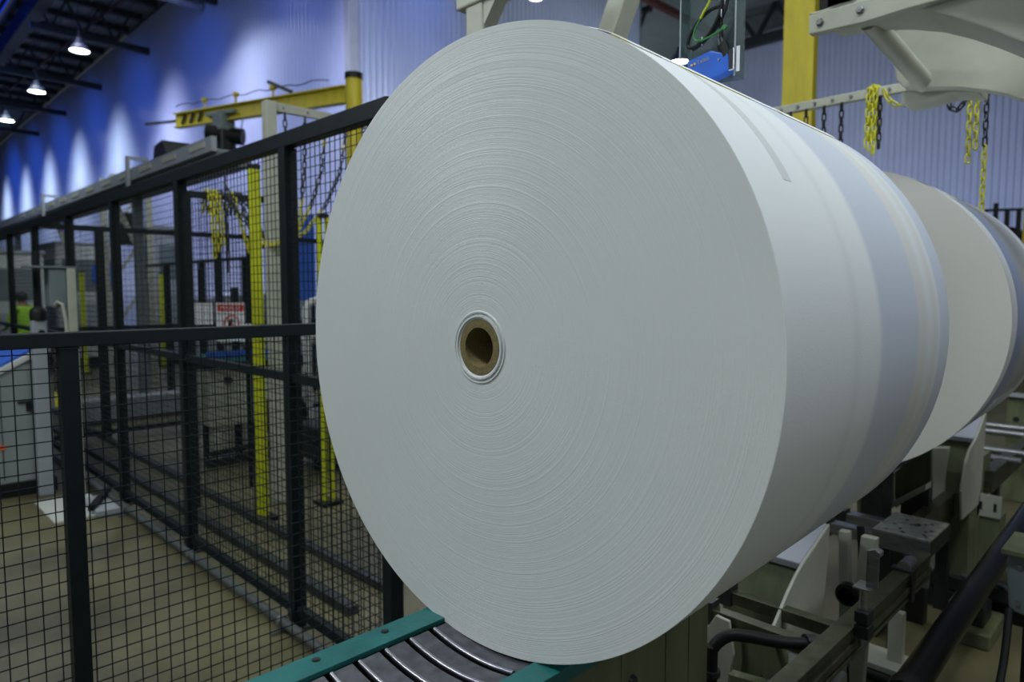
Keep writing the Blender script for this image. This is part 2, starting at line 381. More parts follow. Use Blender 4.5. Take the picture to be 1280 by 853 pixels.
# rear hall steel seen above the roll, right of the diagonal strut
for nm, x, y0, y1, z in (('far_truss', 21.8, 16.5, 32, 10.0),):
    t = thing('lattice_truss', (x, 24, z), 'dark lattice truss under the far roof, seen through the clear bracket', 'truss')
    MB().box(x-.1, x+.1, 14.8, 32.5, z-.1, z+.1).build('bottom_chord', M['purlin'], t)
    MB().box(x-.1, x+.1, 14.8, 32.5, z+1.9, z+2.1).build('top_chord', M['purlin'], t)
    d = MB()
    for i in range(9):
        a = 15+i*1.9; d.bar((x, a, z+2), (x, a+.95, z), .09, .09).bar((x, a+.95, z), (x, a+1.9, z+2), .09, .09)
    d.box(x-.04, x+.04, 20, 20.1, z+2.1, 12.58).box(x-.04, x+.04, 28, 28.1, z+2.1, 12.58)
    d.build('diagonals', M['purlin'], t)
t = thing('wall_head_truss', (25.9, 8, 11.6), 'dark lattice girder along the top of the pale right wall, beside the yellow column', 'truss')
MB().box(25.75, 26.05, -4, 15.4, 11.15, 11.5).build('bottom_chord', M['purlin'], t)
d = MB()
for i in range(12):
    a = -3+i*1.5; d.bar((25.9, a, 12.6), (25.9, a+.75, 11.4), .14, .14).bar((25.9, a+.75, 11.4), (25.9, a+1.5, 12.6), .14, .14)
d.build('diagonals', M['purlin'], t)
tag(MB().box(16.5, 24, 13.0, 13.2, 10.95, 11.15).build('rust_red_purlin', M['rust']), 'rust-red purlin under the dark far roof behind the roll', 'beam')
for k, (x, y, z) in enumerate(((17, 11.9, 11.2), (18.5, 10.4, 11.7))):
    tag(MB().bar((x, y, z), (x+6, y, z), .16, .2).build('roof_cross_beam', M['purlin']),
        ('thin dark beam low under the far roof' if k == 0 else 'thin dark beam high under the far roof')+' behind the clear bracket', 'beam')

# high bay lamps
def bay_lamp(x, y, z, label, group, r=.30, power=420, top=11.9, kind='SPOT'):
    t = thing('high_bay_lamp', (x, y, z), label, 'lamp', group)
    MB().lathe([(.42, .03), (.40, .10), (.22, .14), (.18, .22), (.0, r), (-.01, r*.97), (.02, r*.93)], (x, y, z), (0, 0, 1), 24).build('housing', M['lampbody'], t, smooth=True)
    MB().lathe([(.0, .001), (.0, r*.93), (.01, r*.93), (.012, .001)], (x, y, z+.005), (0, 0, 1), 24).build('diffuser', M['lamp'], t)
    MB().cyl((x, y, z+.4), (x, y, top), .015, 6).build('hanger', M['lampbody'], t)
    l = bpy.data.lights.new('lamp_light', kind); l.energy = power; l.color = (.90, .93, 1.0)
    if kind == 'SPOT': l.spot_size = R(136); l.spot_blend = .35
    l.shadow_soft_size = .28
    lo = bpy.data.objects.new('lamp_light', l); COL.objects.link(lo); lo.parent = t; lo.location = (0, 0, -.06)
    return t
GL = 'row of high bay lamps hanging under the left roof'
names = ['largest and nearest of the three high bay lamps along the left roof', 'middle one of the three high bay lamps along the left roof', 'farthest of the three high bay lamps along the left roof, at the photo edge']
for i, y in enumerate((26.07, 32.5, 38.9)):
    bay_lamp(6.15, y, 9.46, names[i], GL, power=500)
bay_lamp(6.15, 19.6, 9.46+1.2, 'high bay lamp above the picture, lighting the blue wall beside the corner', None, power=1300)
bay_lamp(10.53, 9.93, 7.66, 'glowing lamp just at the top edge above the big roll', None, r=.13, power=900, kind='POINT')
bay_lamp(17.93, 11.14, 8.37, 'bright lamp glaring between the roll top and the clear bracket', None, r=.24, power=1300, kind='POINT')

# ------------------------------------------------------------ paper rolls
RA = R(1.85)
def paper_roll(loc, length, label, flaps, fm):
    t = thing('paper_roll', (0, 0, 0), label, 'paper roll')
    R_ = .625
    prof = [(.0, .0575), (-.0005, .0600), (-.0035, .0618), (-.0035, .0655), (.0020, .0668), (.0025, .0690), (-.0022, .0705), (-.0022, .0730), (.0, .0750)]
    r = .085
    while r < .62: prof.append((.0, r)); r += .03
    prof += [(.0, .620), (.0, .625)]
    body = MB(); body.lathe(prof, (0, 0, 0), (1, 0, 0), 288)
    body.k = 1
    body.lathe([(0, .625), (.003, .6252)]+[(length*i/10, .6252) for i in range(1, 10)]+[(length-.003, .6252), (length, .625)], (0, 0, 0), (1, 0, 0), 288)
    body.k = 0
    body.lathe([(length, .625), (length, .0575)], (0, 0, 0), (1, 0, 0), 288)
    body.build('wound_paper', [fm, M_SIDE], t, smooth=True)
    core = MB()
    core.lathe([(length, .0575), (.001, .0575), (-.001, .0565), (-.001, .0405), (.001, .0395), (length, .0395), (length, .0575)], (0, 0, 0), (1, 0, 0), 64)
    core.build('cardboard_core', M['card'], t, smooth=True)
    def arc(name, x0, x1, a0, a1, h, m, n=24, skew=0, wob=0, lift=.0):
        vs = []; fs = []
        for i in range(n+1):
            f = i/n; a = a0+(a1-a0)*f
            for j, x in enumerate((x0, x1)):
                for hh in (0.0004, h):
                    rr_ = R_+hh+(wob*math.sin(9*f+j) if hh > .001 else 0)+lift*math.sin(PI*f)
                    xx = x+skew*f
                    vs.append((xx, -rr_*math.cos(a), rr_*math.sin(a)))
        for i in range(n):
            b = i*4; c = b+4
            fs += [(b+1, b+3, c+3, c+1), (b, c, c+2, b+2), (b, b+1, c+1, c), (b+2, c+2, c+3, b+3)]
        fs += [(0, 2, 3, 1), (n*4, n*4+1, n*4+3, n*4+2)]
        o = MB().add(vs, fs).build(name, m, t, smooth=True)
    for f in flaps: arc(*f)
    t.location = loc; t.rotation_euler = (0, 0, RA)
    return t
M['film'] = mat('translucent_tape', (0.64, 0.67, 0.68), 0.42)
M['tint_blue'] = mat('blue_tint_band', (0.34, 0.39, 0.55), 0.3); M['tint_grey'] = mat('grey_tint_band', (0.42, 0.44, 0.45), 0.35)  # bluish and grey tints for the second roll's side bands
paper_roll((.933, 1.036, 1.596), 1.011, 'huge white paper roll nearest the camera, lying on the teal slat conveyor', [
    ('loose_end', .035, .30, R(57.6), R(70), .0015, M['paper'], 24, .0, .0004, .004),
    ('loose_end', .27, .64, R(57.0), R(70), .0015, M['paper'], 24, .01, .0004, .004),
    ('loose_end', .66, 1.0, R(56.5), R(70), .0015, M['paper'], 24, .0, .0006, .004),
    ('tape_strip', .001, .13, R(57.6), R(59.6), .0020, M['tape']),
    ('tape_strip', .18, .46, R(56.0), R(57.0), .0020, M['tape']),
    ('tape_strip', .60, .95, R(55.6), R(56.1), .0015, M['tape']),
    ('clear_tape', .148, .182, R(28), R(80), .0006, M['film'], 24, .03),
], M_FACE)
paper_roll((2.977, 1.110, 1.587), 1.03, 'second white paper roll behind the big one, cut by the right edge', [
    ('loose_end', .03, .30, R(52), R(66), .0012, M['paper'], 24, .0, .0003, .002),
    ('tape_strip', .20, .40, R(53.5), R(55), .0030, M['tape']),
    ('tinted_band', .10, .30, R(-40), R(56), .0010, M['tint_blue'], 24, .06),
    ('tinted_band', .30, .85, R(-30), R(57), .0006, M['tint_grey'], 24, .04),
], M_FACE2)

# ------------------------------------------------------------ slat conveyor
cv = thing('slat_conveyor', (.9, 1.017, FL), 'teal framed slat conveyor with worn steel slats under the big roll', 'conveyor')
def side_rail(y0, y1, s):
    m = MB().box(-.35, 1.52, y0, y1, .978, .990)
    yo = y1 if s > 0 else y0
    m.box(-.35, 1.52, min(yo, yo-s*.008), max(yo, yo-s*.008), .960, .980)
    o = m.build('side_rail', M['teal'], cv, bevel=.0015)
    return o
ra = side_rail(1.149, 1.216, 1); rb = side_rail(.826, .885, -1)
for x in (.14, .31, .475, .64, .80, .97):
    for y, par in ((1.190, ra), (.855, rb)):
        b = MB().lathe([(0, .0005), (0, .0045), (-.0012, .0050)], (x, y, .9925), (0, 0, 1), 12)
        b.lathe([(-.001, .0052), (0, .0085), (-.003, .009)], (x, y, .9915), (0, 0, 1), 16)
        b.build('countersunk_screw', M['darksteel'], par, smooth=True)
for k in range(-12, 15):
    x = .645+.0622*k
    m = MB(); n = 12; vs = []; fs = []
    for i in range(n+1):
        y = .893+(1.142-.893)*i/n; u = (y-1.017)/.125; z = .981-.014*(1-u*u)
        for dx, dz in ((0, -.004), (.0005, 0), (.0465, .0005), (.0485, -.006), (.0485, -.012), (0, -.012)):
            vs.append((x+dx, y, z+dz))
    for i in range(n):
        for j in range(6): fs.append((i*6+j, i*6+(j+1) % 6, i*6+6+(j+1) % 6, i*6+6+j))
    fs += [tuple(range(6)), tuple(n*6+5-j for j in range(6))]
    sl = m.add(vs, fs).build('slat', M['slat'], cv)
    pts = []
    for i in range(n+1):
        y = .896+(1.139-.896)*i/n; u = (y-1.017)/.125; pts.append((x-.001, y, .9815-.014*(1-u*u)))
    MB().tube(pts, .0050, 10).build('rounded_edge', M['lip'], sl, smooth=True)
MB().box(-.35, 1.51, .90, 1.14, .90, .935).build('slat_bed', M['hole'], cv)
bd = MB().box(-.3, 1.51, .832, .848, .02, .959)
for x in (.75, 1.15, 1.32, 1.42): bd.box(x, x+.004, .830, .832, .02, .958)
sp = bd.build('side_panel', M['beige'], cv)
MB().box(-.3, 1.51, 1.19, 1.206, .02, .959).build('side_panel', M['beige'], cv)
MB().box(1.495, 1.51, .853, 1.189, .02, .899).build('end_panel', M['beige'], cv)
for x, z in ((1.102, .880), (1.19, .872), (1.19, .70), (.8, .86)):
    MB().lathe([(0, .0005), (0, .009), (.006, .0105), (.010, .012)], (x, .823, z), (0, 1, 0), 14).build('cap_bolt', M['darksteel'], cv, smooth=True)
for x in (-.2, 1.3):
    for y in (.88, 1.16): MB().box(x-.03, x+.03, y-.02, y+.02, FL, .03).build('foot', M['darksteel'], cv)

# ------------------------------------------------------------ mesh fences
def mesh_wires(m, a, b, z0, z1, p, r):
    """welded wire mesh in the vertical plane from a to b"""
    a = Vector((*a, 0)); b = Vector((*b, 0)); L = (b-a).length; d = (b-a)/L; nr = Vector((-d.y, d.x, 0))
    n = int(L/p)
    for i in range(n+1):
        q = a+d*min(L, (i+.35)*p)
        m.bar((q.x, q.y, z0), (q.x, q.y, z1), 2*r, 2*r)
    k = int((z1-z0)/p)
    for i in range(k+1):
        z = z0+(i+.3)*p
        if z > z1: break
        u = a+nr*r*1.6; v = b+nr*r*1.6
        m.bar((u.x, u.y, z), (v.x, v.y, z), 2*r, 2*r)
    return m
YN, XT = 2.427, 1.669
P = .0445
nf = thing('near_mesh_fence', (.35, YN, FL), 'low dark mesh guard fence across the lower left foreground', 'fence')
MB().box(-1.15, XT-.03, YN-.004, YN+.046, 1.540, 1.585).build('top_rail', M['fence'], nf, bevel=.003)
for x in (-1.1, .509): 
    o = MB().box(x-.025, x+.025, YN-.002, YN+.048, FL, 1.533).build('post', M['fence'], nf, bevel=.0015)
    MB().box(x-.027, x+.027, YN-.004, YN+.05, 1.533, 1.539).build('end_plate', M['fence'], o)
MB().box(-1.07, XT-.03, YN, YN+.04, .0, .04).build('bottom_rail', M['fence'], nf)
for a, b in ((-1.07, .484), (.534, XT-.035)):
    mesh_wires(MB(), (a, YN+.02), (b, YN+.02), .04, 1.54, P, .0016).build('mesh_panel', M['wire'], nf)
tf = thing('tall_mesh_fence', (XT, 7, FL), 'tall dark mesh fence receding from the big roll to the far left', 'fence')
MB().box(XT-.03, XT+.03, 2.38, 13.6, 2.425, 2.500).build('top_rail', M['fence'], tf, bevel=.004)
MB().box(XT-.02, XT+.02, 2.45, 13.6, 1.245, 1.290).build('mid_rail', M['fence'], tf)
MB().box(XT-.02, XT+.02, 2.45, 13.6, .015, .065).build('bottom_rail', M['fence'], tf)
TY = [2.415, 3.29, 4.78, 6.25, 7.75, 9.28, 10.8, 12.3, 13.6]
for y in TY:
    w_ = .033
    o = MB().box(XT-w_, XT+w_, y-w_, y+w_, FL, 2.424).build('post', M['fence'], tf, bevel=.003)
    MB().box(XT-.06, XT+.06, y-.06, y+.06, FL, FL+.012).box(XT-.045, XT-.035, y-.02, y+.02, 0, .05).build('foot_plate', M['darksteel'], o)
for i in range(len(TY)-1):
    a, b = TY[i]+.035, TY[i+1]-.035
    for z0, z1 in ((1.29, 2.425), (.065, 1.245)):
        mesh_wires(MB(), (XT, a), (XT, b), z0, z1, P*1.02, .0016).build('mesh_panel', M['wire'], tf)
# cross fence deeper in, from the tall fence towards the right
cf = thing('cross_mesh_fence', (3.4, 9.1, FL), 'dark mesh cross fence behind the yellow post, square to the tall fence', 'fence')
MB().box(1.72, 5.15, 9.07, 9.13, 2.40, 2.46).build('top_rail', M['fence'], cf)
MB().box(1.72, 5.15, 9.08, 9.12, 1.25, 1.30).build('mid_rail', M['fence'], cf)
MB().box(1.72, 5.15, 9.08, 9.12, .02, .07).build('bottom_rail', M['fence'], cf)
for x in (2.26, 3.62, 4.05, 5.12): MB().box(x-.04, x+.04, 9.06, 9.14, FL, 2.40).build('post', M['fence'], cf)
for a, b in ((1.75, 2.2), (2.32, 3.56), (3.68, 4.0), (4.1, 5.06)):
    mesh_wires(MB(), (a, 9.1), (b, 9.1), .07, 2.4, .06, .0014).build('mesh_panel', M['wire'], cf)
gf = thing('inner_mesh_gate', (2.9, 6.2, FL), 'dark framed mesh gate with chains thrown over its top corner', 'gate')
MB().bar((2.05, 5.75, 2.48), (2.78, 5.62, 2.48), .05, .05).build('top_rail', M['fence'], gf)
MB().bar((2.05, 5.75, 1.10), (2.78, 5.62, 1.10), .05, .05).build('mid_rail', M['fence'], gf)
for p in ((2.05, 5.75), (2.78, 5.62)): MB().box(p[0]-.03, p[0]+.03, p[1]-.03, p[1]+.03, FL, 2.5).build('post', M['fence'], gf)
mesh_wires(MB(), (2.08, 5.745), (2.75, 5.625), .1, 2.46, .05, .0013).build('mesh_panel', M['wire'], gf)
sf = thing('second_mesh_fence', (4.2, 11, FL), 'farther low mesh fence panels in front of the violet wall', 'fence')
for i, y in enumerate((9.6, 11.2, 12.8, 14.2)):
    MB().box(4.16, 4.24, y-.04, y+.04, FL, 2.2).build('post', M['fence'], sf)
MB().box(4.18, 4.22, 9.6, 14.2, 2.15, 2.2).build('top_rail', M['fence'], sf)
mesh_wires(MB(), (4.2, 9.64), (4.2, 14.2), .1, 2.15, .08, .0016).build('mesh_panel', M['wire'], sf)
# conduit on the floor
cn = thing('floor_conduit', (1.60, 4.5, FL), 'grey conduit pipe clipped to the floor along the tall fence foot', 'pipe')
MB().tube([(1.585, 2.2, .0), (1.585, 13.4, .0)], .024, 12).build('tube', M['conduit'], cn, smooth=True)
for y in (3.28, 4.55, 5.9, 7.2, 8.6):
    MB().tube([(1.585, y, .0), (1.585, y+.03, .0)], .029, 12).box(1.52, 1.65, y, y+.03, FL, FL+.02).build('clip', M['steel'], cn)

# ------------------------------------------------------------ yellow posts
def yellow_post(x, y, top, r, label, twin=False, base=True, group=None, m='yelgreen'):
    t = thing('safety_post', (x, y, FL), label, 'post', group)
    if twin:
        for s in (-1, 1): MB().box(x+s*.022-.014, x+s*.022+.014, y-s*.022-.02, y-s*.022+.02, FL+.03, top).build('column', M[m], t)
    else:
        MB().box(x-r, x+r, y-r*.6, y+r*.6, FL+.03, top).build('column', M[m], t, bevel=.006)
        MB().box(x-r*.2, x-r*.05, y-r*.65, y-r*.6, FL+.1, top-.1).build('groove', M['oldyellow'], t)
    MB().box(x-r-.05, x+r+.05, y-r-.05, y+r+.05, FL, FL+.03).build('base_plate', M['black'], t)
    MB().box(x-r*.95, x+r*.95, y-r*.65, y+r*.65, top, top+.035).build('cap', M['blackplastic'], t)
    return t
yellow_post(2.303, 5.065, 2.62, .040, 'tall lime-yellow light-curtain post standing left of the big roll')
yellow_post(2.871, 5.068, 2.3, .04, 'twin-strip yellow post half hidden by the left edge of the roll', twin=True)
yellow_post(3.84, 16.9, 2.1, .05, 'small far yellow post near the cream column at left', m='yelgreen')
yellow_post(5.53, 17.25, 2.1, .05, 'small far yellow post behind the thick fence post at centre left', m='yelgreen')

# ------------------------------------------------------------ chains
def chain(name, pts, links, mats_split, parent=None, lk=.037, r=.0042, sc=1.0):
    """string of links along a path; the first part one colour, the rest another"""
    lk *= sc; r *= sc*1.05
    pts = [Vector(p) for p in pts]; seg = [(pts[i+1]-pts[i]).length for i in range(len(pts)-1)]; tot = sum(seg)
    n = max(2, int(tot/lk)); m = MB()
    def at(s):
        for i, l in enumerate(seg):
            if s <= l or i == len(seg)-1: return pts[i]+(pts[i+1]-pts[i])*(s/l)
            s -= l
    for i in range(n):
        c0 = at(tot*i/n); c1 = at(tot*(i+1)/n); c = (c0+c1)/2; d = (c1-c0).normalized()
        u = Vector((0.7, -0.7, 0)); a = (u-d*u.dot(d)).normalized(); b = d.cross(a)
        side = a if i % 2 else b
        m.k = 0 if mats_split(i/n) else 1
        st = lk*.5-.0045*sc; ring = []
        for k in range(12):
            th = 2*PI*(k+.5)/12; cx = math.cos(th)
            ring.append(c+d*((st if cx > 0 else -st)+.0085*sc*cx)+side*.0095*sc*math.sin(th))
        m.tube(ring, r, 5, closed=True)
    return m.build(name, [M['blackplastic'], M['chainyellow']], parent, smooth=True)
def frame_rack(name, p, q, z, hw, label, posts, boltpitch):
    t = thing(name, (p[0], p[1], FL), label, 'chain rack')
    p3 = Vector((*p, z)); q3 = Vector((*q, z)); d = (q3-p3).normalized()
    MB().bar(p3, q3, .04, hw).build('beam', M['cream'], t, bevel=.004)
    nv = Vector((d.y, -d.x, 0))
    if nv.dot(Vector((-1, -1, 0))) < 0: nv = -nv
    L = (q3-p3).length; k = 0
    while (k+.5)*boltpitch < L:
        c = p3+d*(k+.5)*boltpitch
        MB().cyl(c+nv*.02, c+nv*.03, .008, 8).build('bolt', M['steel'], t); k += 1
    for s in posts: MB().box(s[0]-.045, s[0]+.045, s[1]-.045, s[1]+.045, FL, z+hw/2).build('post', M['cream'], t, bevel=.005)
    return t
frame_rack('chain_curtain_frame', (2.62, 5.45), (4.4, 5.45), 3.215, .07, 'cream steel frame behind the tall fence that carries hanging chains', [(2.62, 5.45)], .22)
GCL = 'chains hanging from the cream frame behind the tall fence'
cl = [(2.74, 0, 'black and yellow chain hanging straight next to the cream frame post'), (2.92, -.1, 'second chain from the cream frame post, slanting to the left'),
      (3.12, -.25, 'third chain from the cream frame post, its yellow end gathered left'), (3.32, -.35, 'fourth chain from the cream frame post, its yellow end gathered left'),
      (3.55, 0, 'straight black chain right of the gathered chains'), (3.80, 0, 'straight black chain before the yellow crane column'), (4.02, 0, 'rightmost chain in front of the yellow crane column')]
for i, (x, sw, lb) in enumerate(cl):
    if sw:
        pts = [(x, 5.42, 3.17), (x+sw*.25, 5.40, 2.75), (x+sw*.7, 5.38, 2.45), (x+sw*1.3, 5.36, 2.2), (2.62+i*.01, 5.30, 2.10)]
        f = (lambda a: a < .10 or .16 < a < .6) if i > 1 else (lambda a: a < .55)
    else:
        pts = [(x, 5.42, 3.17), (x, 5.42, 1.95)]; f = (lambda a: a < .8)
    tag(chain('hanging_chain', pts, 0, f, sc=1.45), lb, 'chain', GCL)
tag(chain('draped_chain', [(2.30, 5.6, 2.58), (2.34, 5.55, 2.40), (2.45, 5.45, 2.20), (2.52, 5.40, 2.10), (2.60, 5.36, 2.08), (2.68, 5.33, 2.16), (2.75, 5.32, 2.35)], 0, lambda a: not .45 < a < .75, sc=1.5), 'black chain sagging across the yellow post from the gate corner', 'chain')
GCG = 'chains bundled over the top corner of the inner gate'
for i in range(7):
    x = 2.20+.035*i+(0 if i < 4 else .05); yl = (0, 1, 2, 4)
    pts = [(x, 5.80, 2.35), (x, 5.74, 2.52), (x+.01, 5.68, 2.52), (x+.015+.03*max(0, i-3), 5.64, 2.3), (x+.02+.09*max(0, i-3), 5.63, 1.98+.05*(i % 3))]
    y_ = i in yl
    tag(chain('bundled_chain', pts, 0, (lambda a, y_=y_: not y_), sc=1.5), ('yellow' if y_ else 'black')+' chain '+['leftmost', 'second from left', 'third from left', 'fourth from left', 'fifth from left', 'sixth from left', 'rightmost'][i]+' in the bundle slung over the gate top', 'chain', GCG)
# right rack, its beam runs along Y at X 3.87
frame_rack('chain_curtain_frame', (3.87, .3), (3.87, 2.05), 2.725, .046, 'cream steel bar with bolts above the roll at right, carrying a row of chains', [], .0925)
GCR = 'chains hanging along the bolted bar at right'
for i, y in enumerate((1.764, 1.68, 1.596, 1.50, 1.41)):
    tag(chain('hanging_chain', [(3.85, y, 2.70), (3.85, y, 1.95)], 0, lambda a: a < .95), 'straight black chain, '+['first', 'second', 'third', 'fourth', 'fifth'][i]+' from the yellow column along the bolted bar', 'chain', GCR)
for i, y in enumerate((1.275, 1.258, 1.241)):
    tag(chain('looped_chain', [(3.88, y, 2.50), (3.89, y, 2.74), (3.87, y, 2.765), (3.84, y, 2.74), (3.83, y, 2.45-.02*i)], 0, lambda a: False), 'yellow chain strand '+['left', 'middle', 'right'][i]+' in the short bundle looped over the bolted bar', 'chain', 'short chains looped over the bolted bar')
tag(chain('looped_chain', [(3.85, 1.222, 2.70), (3.85, 1.222, 2.44)], 0, lambda a: True), 'short black chain hanging beside the looped yellow bundle', 'chain', 'short chains looped over the bolted bar')
tag(chain('draped_chain', [(3.82, 1.20, 2.72), (3.82, 1.17, 2.66), (3.82, 1.13, 2.63), (3.82, 1.09, 2.625), (3.82, 1.05, 2.65), (3.82, 1.02, 2.70)], 0, lambda a: a > .45), 'half yellow half black chain sagging in a loop at the bar end', 'chain')
tag(chain('draped_chain', [(3.82, .925, 2.65), (3.82, .90, 2.57), (3.82, .87, 2.56), (3.82, .84, 2.60), (3.82, .825, 2.66)], 0, lambda a: True), 'small black chain loop hanging under the arched arm', 'chain')
for y, z1, lb, f in ((.822, 2.31, 'yellow chain, left of the two short ones under the arched arm', lambda a: False), (.794, 2.37, 'yellow chain, right of the two short ones under the arched arm', lambda a: a < .12),
                     (.757, 2.08, 'long chain under the arched arm, black above and yellow below', lambda a: a < .5)):
    tag(chain('hanging_chain', [(3.82, y, 2.68), (3.82, y, z1)], 0, f), lb, 'chain', 'chains under the arched arm')

# ------------------------------------------------------------ jib crane
jc = thing('jib_crane', (5.25, 8.37, FL), 'yellow jib crane with round column and long striped boom before the wall', 'crane')
MB().cyl((5.25, 8.37, FL+.03), (5.25, 8.37, 4.60), .115, 28).build('column', M['oldyellow'], jc, smooth=True)
MB().cyl((5.25, 8.37, 4.60), (5.25, 8.37, 4.68), .125, 28).build('cap', M['black'], jc, smooth=True)
MB().cyl((5.25, 8.37, FL), (5.25, 8.37, FL+.03), .22, 20).build('base_plate', M['darksteel'], jc)
a = Vector((5.17, 8.45, 4.40)); b = Vector((4.276, 12.3, 4.55))
bm_ = MB().bar(a, b, .02, .22).bar(a+Vector((0, 0, .11)), b+Vector((0, 0, .11)), .12, .02).bar(a-Vector((0, 0, .11)), b-Vector((0, 0, .11)), .12, .02)
boom = bm_.build('boom', M['oldyellow'], jc)
dd = (b-a).normalized(); nv = Vector((-dd.y, dd.x, 0)); nv = nv if nv.x < 0 else -nv
st = MB()
for k in range(3):
    c = b-dd*(.25+.22*k)+nv*.035
    st.bar(c+dd*.04-Vector((0, 0, .08)), c-dd*.06+Vector((0, 0, .08)), .06, .01, up=nv)
st.build('hazard_stripe', M['black'], boom)
MB().bar(b, b+dd*.9+Vector((0, 0, .03)), .04, .04).build('end_stop_arm', M['darksteel'], jc)
MB().bar(a+dd*1.1+Vector((0, 0, .16)), a+dd*1.6+Vector((0, 0, .36)), .05, .05).build('cable_arm', M['darksteel'], jc)
for f in (.38, .60, .80):
    c = a+(b-a)*f; MB().cyl(c+Vector((0, 0, .12)), c+Vector((0, 0, .26)), .018, 8).box(c.x-.04, c.x+.04, c.y-.04, c.y+.04, c.z+.24, c.z+.29).build('cable_hanger', M['oldyellow'], jc)
MB().tube([a+(b-a)*f+Vector((0, 0, .27-.04*math.sin(f*20)**2)) for f in [i/24 for i in range(2, 25)]], .008, 5).build('cable', M['black'], jc)
hc = a+(b-a)*.68
hs = thing('chain_hoist', hc-Vector((0, 0, .5)), 'dark electric chain hoist hanging from the yellow boom', 'hoist')
MB().box(hc.x-.12, hc.x+.12, hc.y-.16, hc.y+.16, hc.z-.28, hc.z+.02).build('trolley', M['grey'], hs, bevel=.02)
MB().bar(hc-dd*.35, hc+dd*.35, .16, .05).build('trolley_frame', M['grey'], hs)
mt = MB().cyl(hc+Vector((-.20, .16, -.30)), hc+Vector((.22, -.20, -.36)), .13, 18); mt.build('motor', M['black'], hs, smooth=True)
MB().box(hc.x-.1, hc.x+.14, hc.y-.14, hc.y+.1, hc.z-.62, hc.z-.22).build('gear_box', M['blackplastic'], hs, bevel=.02)
MB().tube([hc+Vector((.12, -.1, -.5)), hc+Vector((.2, -.2, -.2)), hc+Vector((.22, -.26, .05))], .008, 6).build('power_cord', M['black'], hs)
MB().tube([hc+Vector((0, 0, -.7)), hc+Vector((0, 0, -2.5))], .012, 6).build('lifting_chain', M['black'], hs)

# overhead conveyor running above the top rail
oc = thing('overhead_conveyor', (3.2, 14, FL), 'long grey overhead conveyor running above the tall fence top', 'conveyor')
MB().box(3.1, 3.5, 7.75, 40, 3.10, 3.28).build('trough', M['grey'], oc, bevel=.02)
MB().box(3.04, 3.10, 7.72, 40, 3.24, 3.40).build('side_guard', M['lightgrey'], oc)
for k in range(12): MB().box(3.03, 3.04, 7.9+k*.9, 8.35+k*.9, 3.30, 3.36).build('cover_strip', M['cream'], oc)
MB().prism([(9.3, 3.3), (10.0, 3.3), (9.9, 3.62), (9.6, 3.66)], 'x', 3.15, 3.5).build('motor_cover', M['blackplastic'], oc)
for y in (10.6, 15.9):
    MB().box(3.0, 3.04, y-.04, y+.04, 3.1, 3.56).box(3.0, 3.28, y-.03, y+.03, 3.53, 3.57).box(3.24, 3.28, y-.03, y+.03, 3.28, 3.53).build('guard_bracket', M['lightgrey'], oc)
for y in (11, 15, 20): 
    MB().box(3.2, 3.32, y, y+.12, FL, 3.1).build('support_leg', M['grey'], oc)
    MB().bar((3.26, y+.06, 2.3), (3.26, y+1.1, 3.08), .06, .06).build('brace', M['cream'], oc)

# ------------------------------------------------------------ things behind the fences, left
cb = thing('control_cabinet', (1.0, 7.5, FL), 'grey control cabinet with slanted desk top at the far left, behind the near fence', 'cabinet')
MB().prism([(.35, .06), (1.345, .06), (1.345, 1.17), (1.30, 1.17), (.35, .655)], 'y', 7.15, 8.3).build('body', M['deskgrey'], cb, bevel=.008)
MB().prism([(.33, .65), (1.30, 1.172), (1.355, 1.172), (1.355, 1.225), (1.29, 1.225), (.33, .70)], 'y', 7.12, 8.33).build('desk_top', M['white'], cb, bevel=.008)
MB().box(.3, 1.36, 7.13, 8.5, FL, .06).build('plinth', M['black'], cb)
MB().box(1.262, 1.285, 7.10, 7.12, .07, 1.5).build('locking_rod', M['black'], cb)
MB().box(.98, .986, 7.143, 7.15, .1, .95).build('door_gap', M['black'], cb)
MB().box(1.16, 1.20, 7.12, 7.15, .68, .74).box(1.10, 1.20, 7.125, 7.15, .752, .765).build('latch', M['black'], cb)
MB().box(.96, 1.0, 7.14, 7.15, .36, .40).build('warning_label', M['orange'], cb)
bt = tag(MB().prism([(.45, .765), (1.22, 1.188), (1.22, 1.22), (.45, .80)], 'y', 7.14, 8.1).build('blue_cloth', M['bluepanel'], bevel=.005), 'bright blue cloth lying on the slanted desk top of the grey cabinet', 'cloth')
pb = thing('scanner_pillar', (1.45, 6.75, FL), 'cream pillar with a bracket on a white floor plate behind the near fence', 'pillar')
MB().box(1.425, 1.49, 6.74, 6.80, FL+.012, 1.90).build('column', M['cream'], pb, bevel=.006)
MB().box(1.13, 1.52, 6.08, 6.82, FL, FL+.012).build('floor_plate', M['white'], pb)
MB().box(1.30, 1.424, 6.76, 6.95, 1.58, 1.90).build('head_box', M['grey'], pb, bevel=.01)
MB().box(1.15, 1.50, 6.74, 6.98, 1.902, 1.918).build('cover_plate', M['grey'], pb)
MB().tube([(1.33, 6.78, 1.58), (1.345, 6.73, 1.62), (1.38, 6.72, 1.60), (1.40, 6.72, 1.45), (1.40, 6.72, 1.0)], .012, 8).build('cable', M['cream'], pb, smooth=True)
sg = thing('servo_unit', (1.1, 6.9, FL), 'light machine head with a black motor cap left of the cream pillar', 'machine')
MB().box(1.205, 1.315, 6.985, 7.08, FL, 1.46).build('body', M['lightgrey'], sg, bevel=.01)
MB().lathe([(0, .062), (.07, .062), (.10, .05), (.13, .001)], (1.26, 7.03, 1.46), (0, 0, 1), 18).build('motor_cap', M['black'], sg, smooth=True)
MB().cyl((1.27, 6.985, 1.36), (1.27, 6.95, 1.36), .022, 14).build('knob', M['black'], sg)
MB().box(1.24, 1.275, 7.04, 7.08, 1.55, 2.05).build('mast', M['black'], sg)
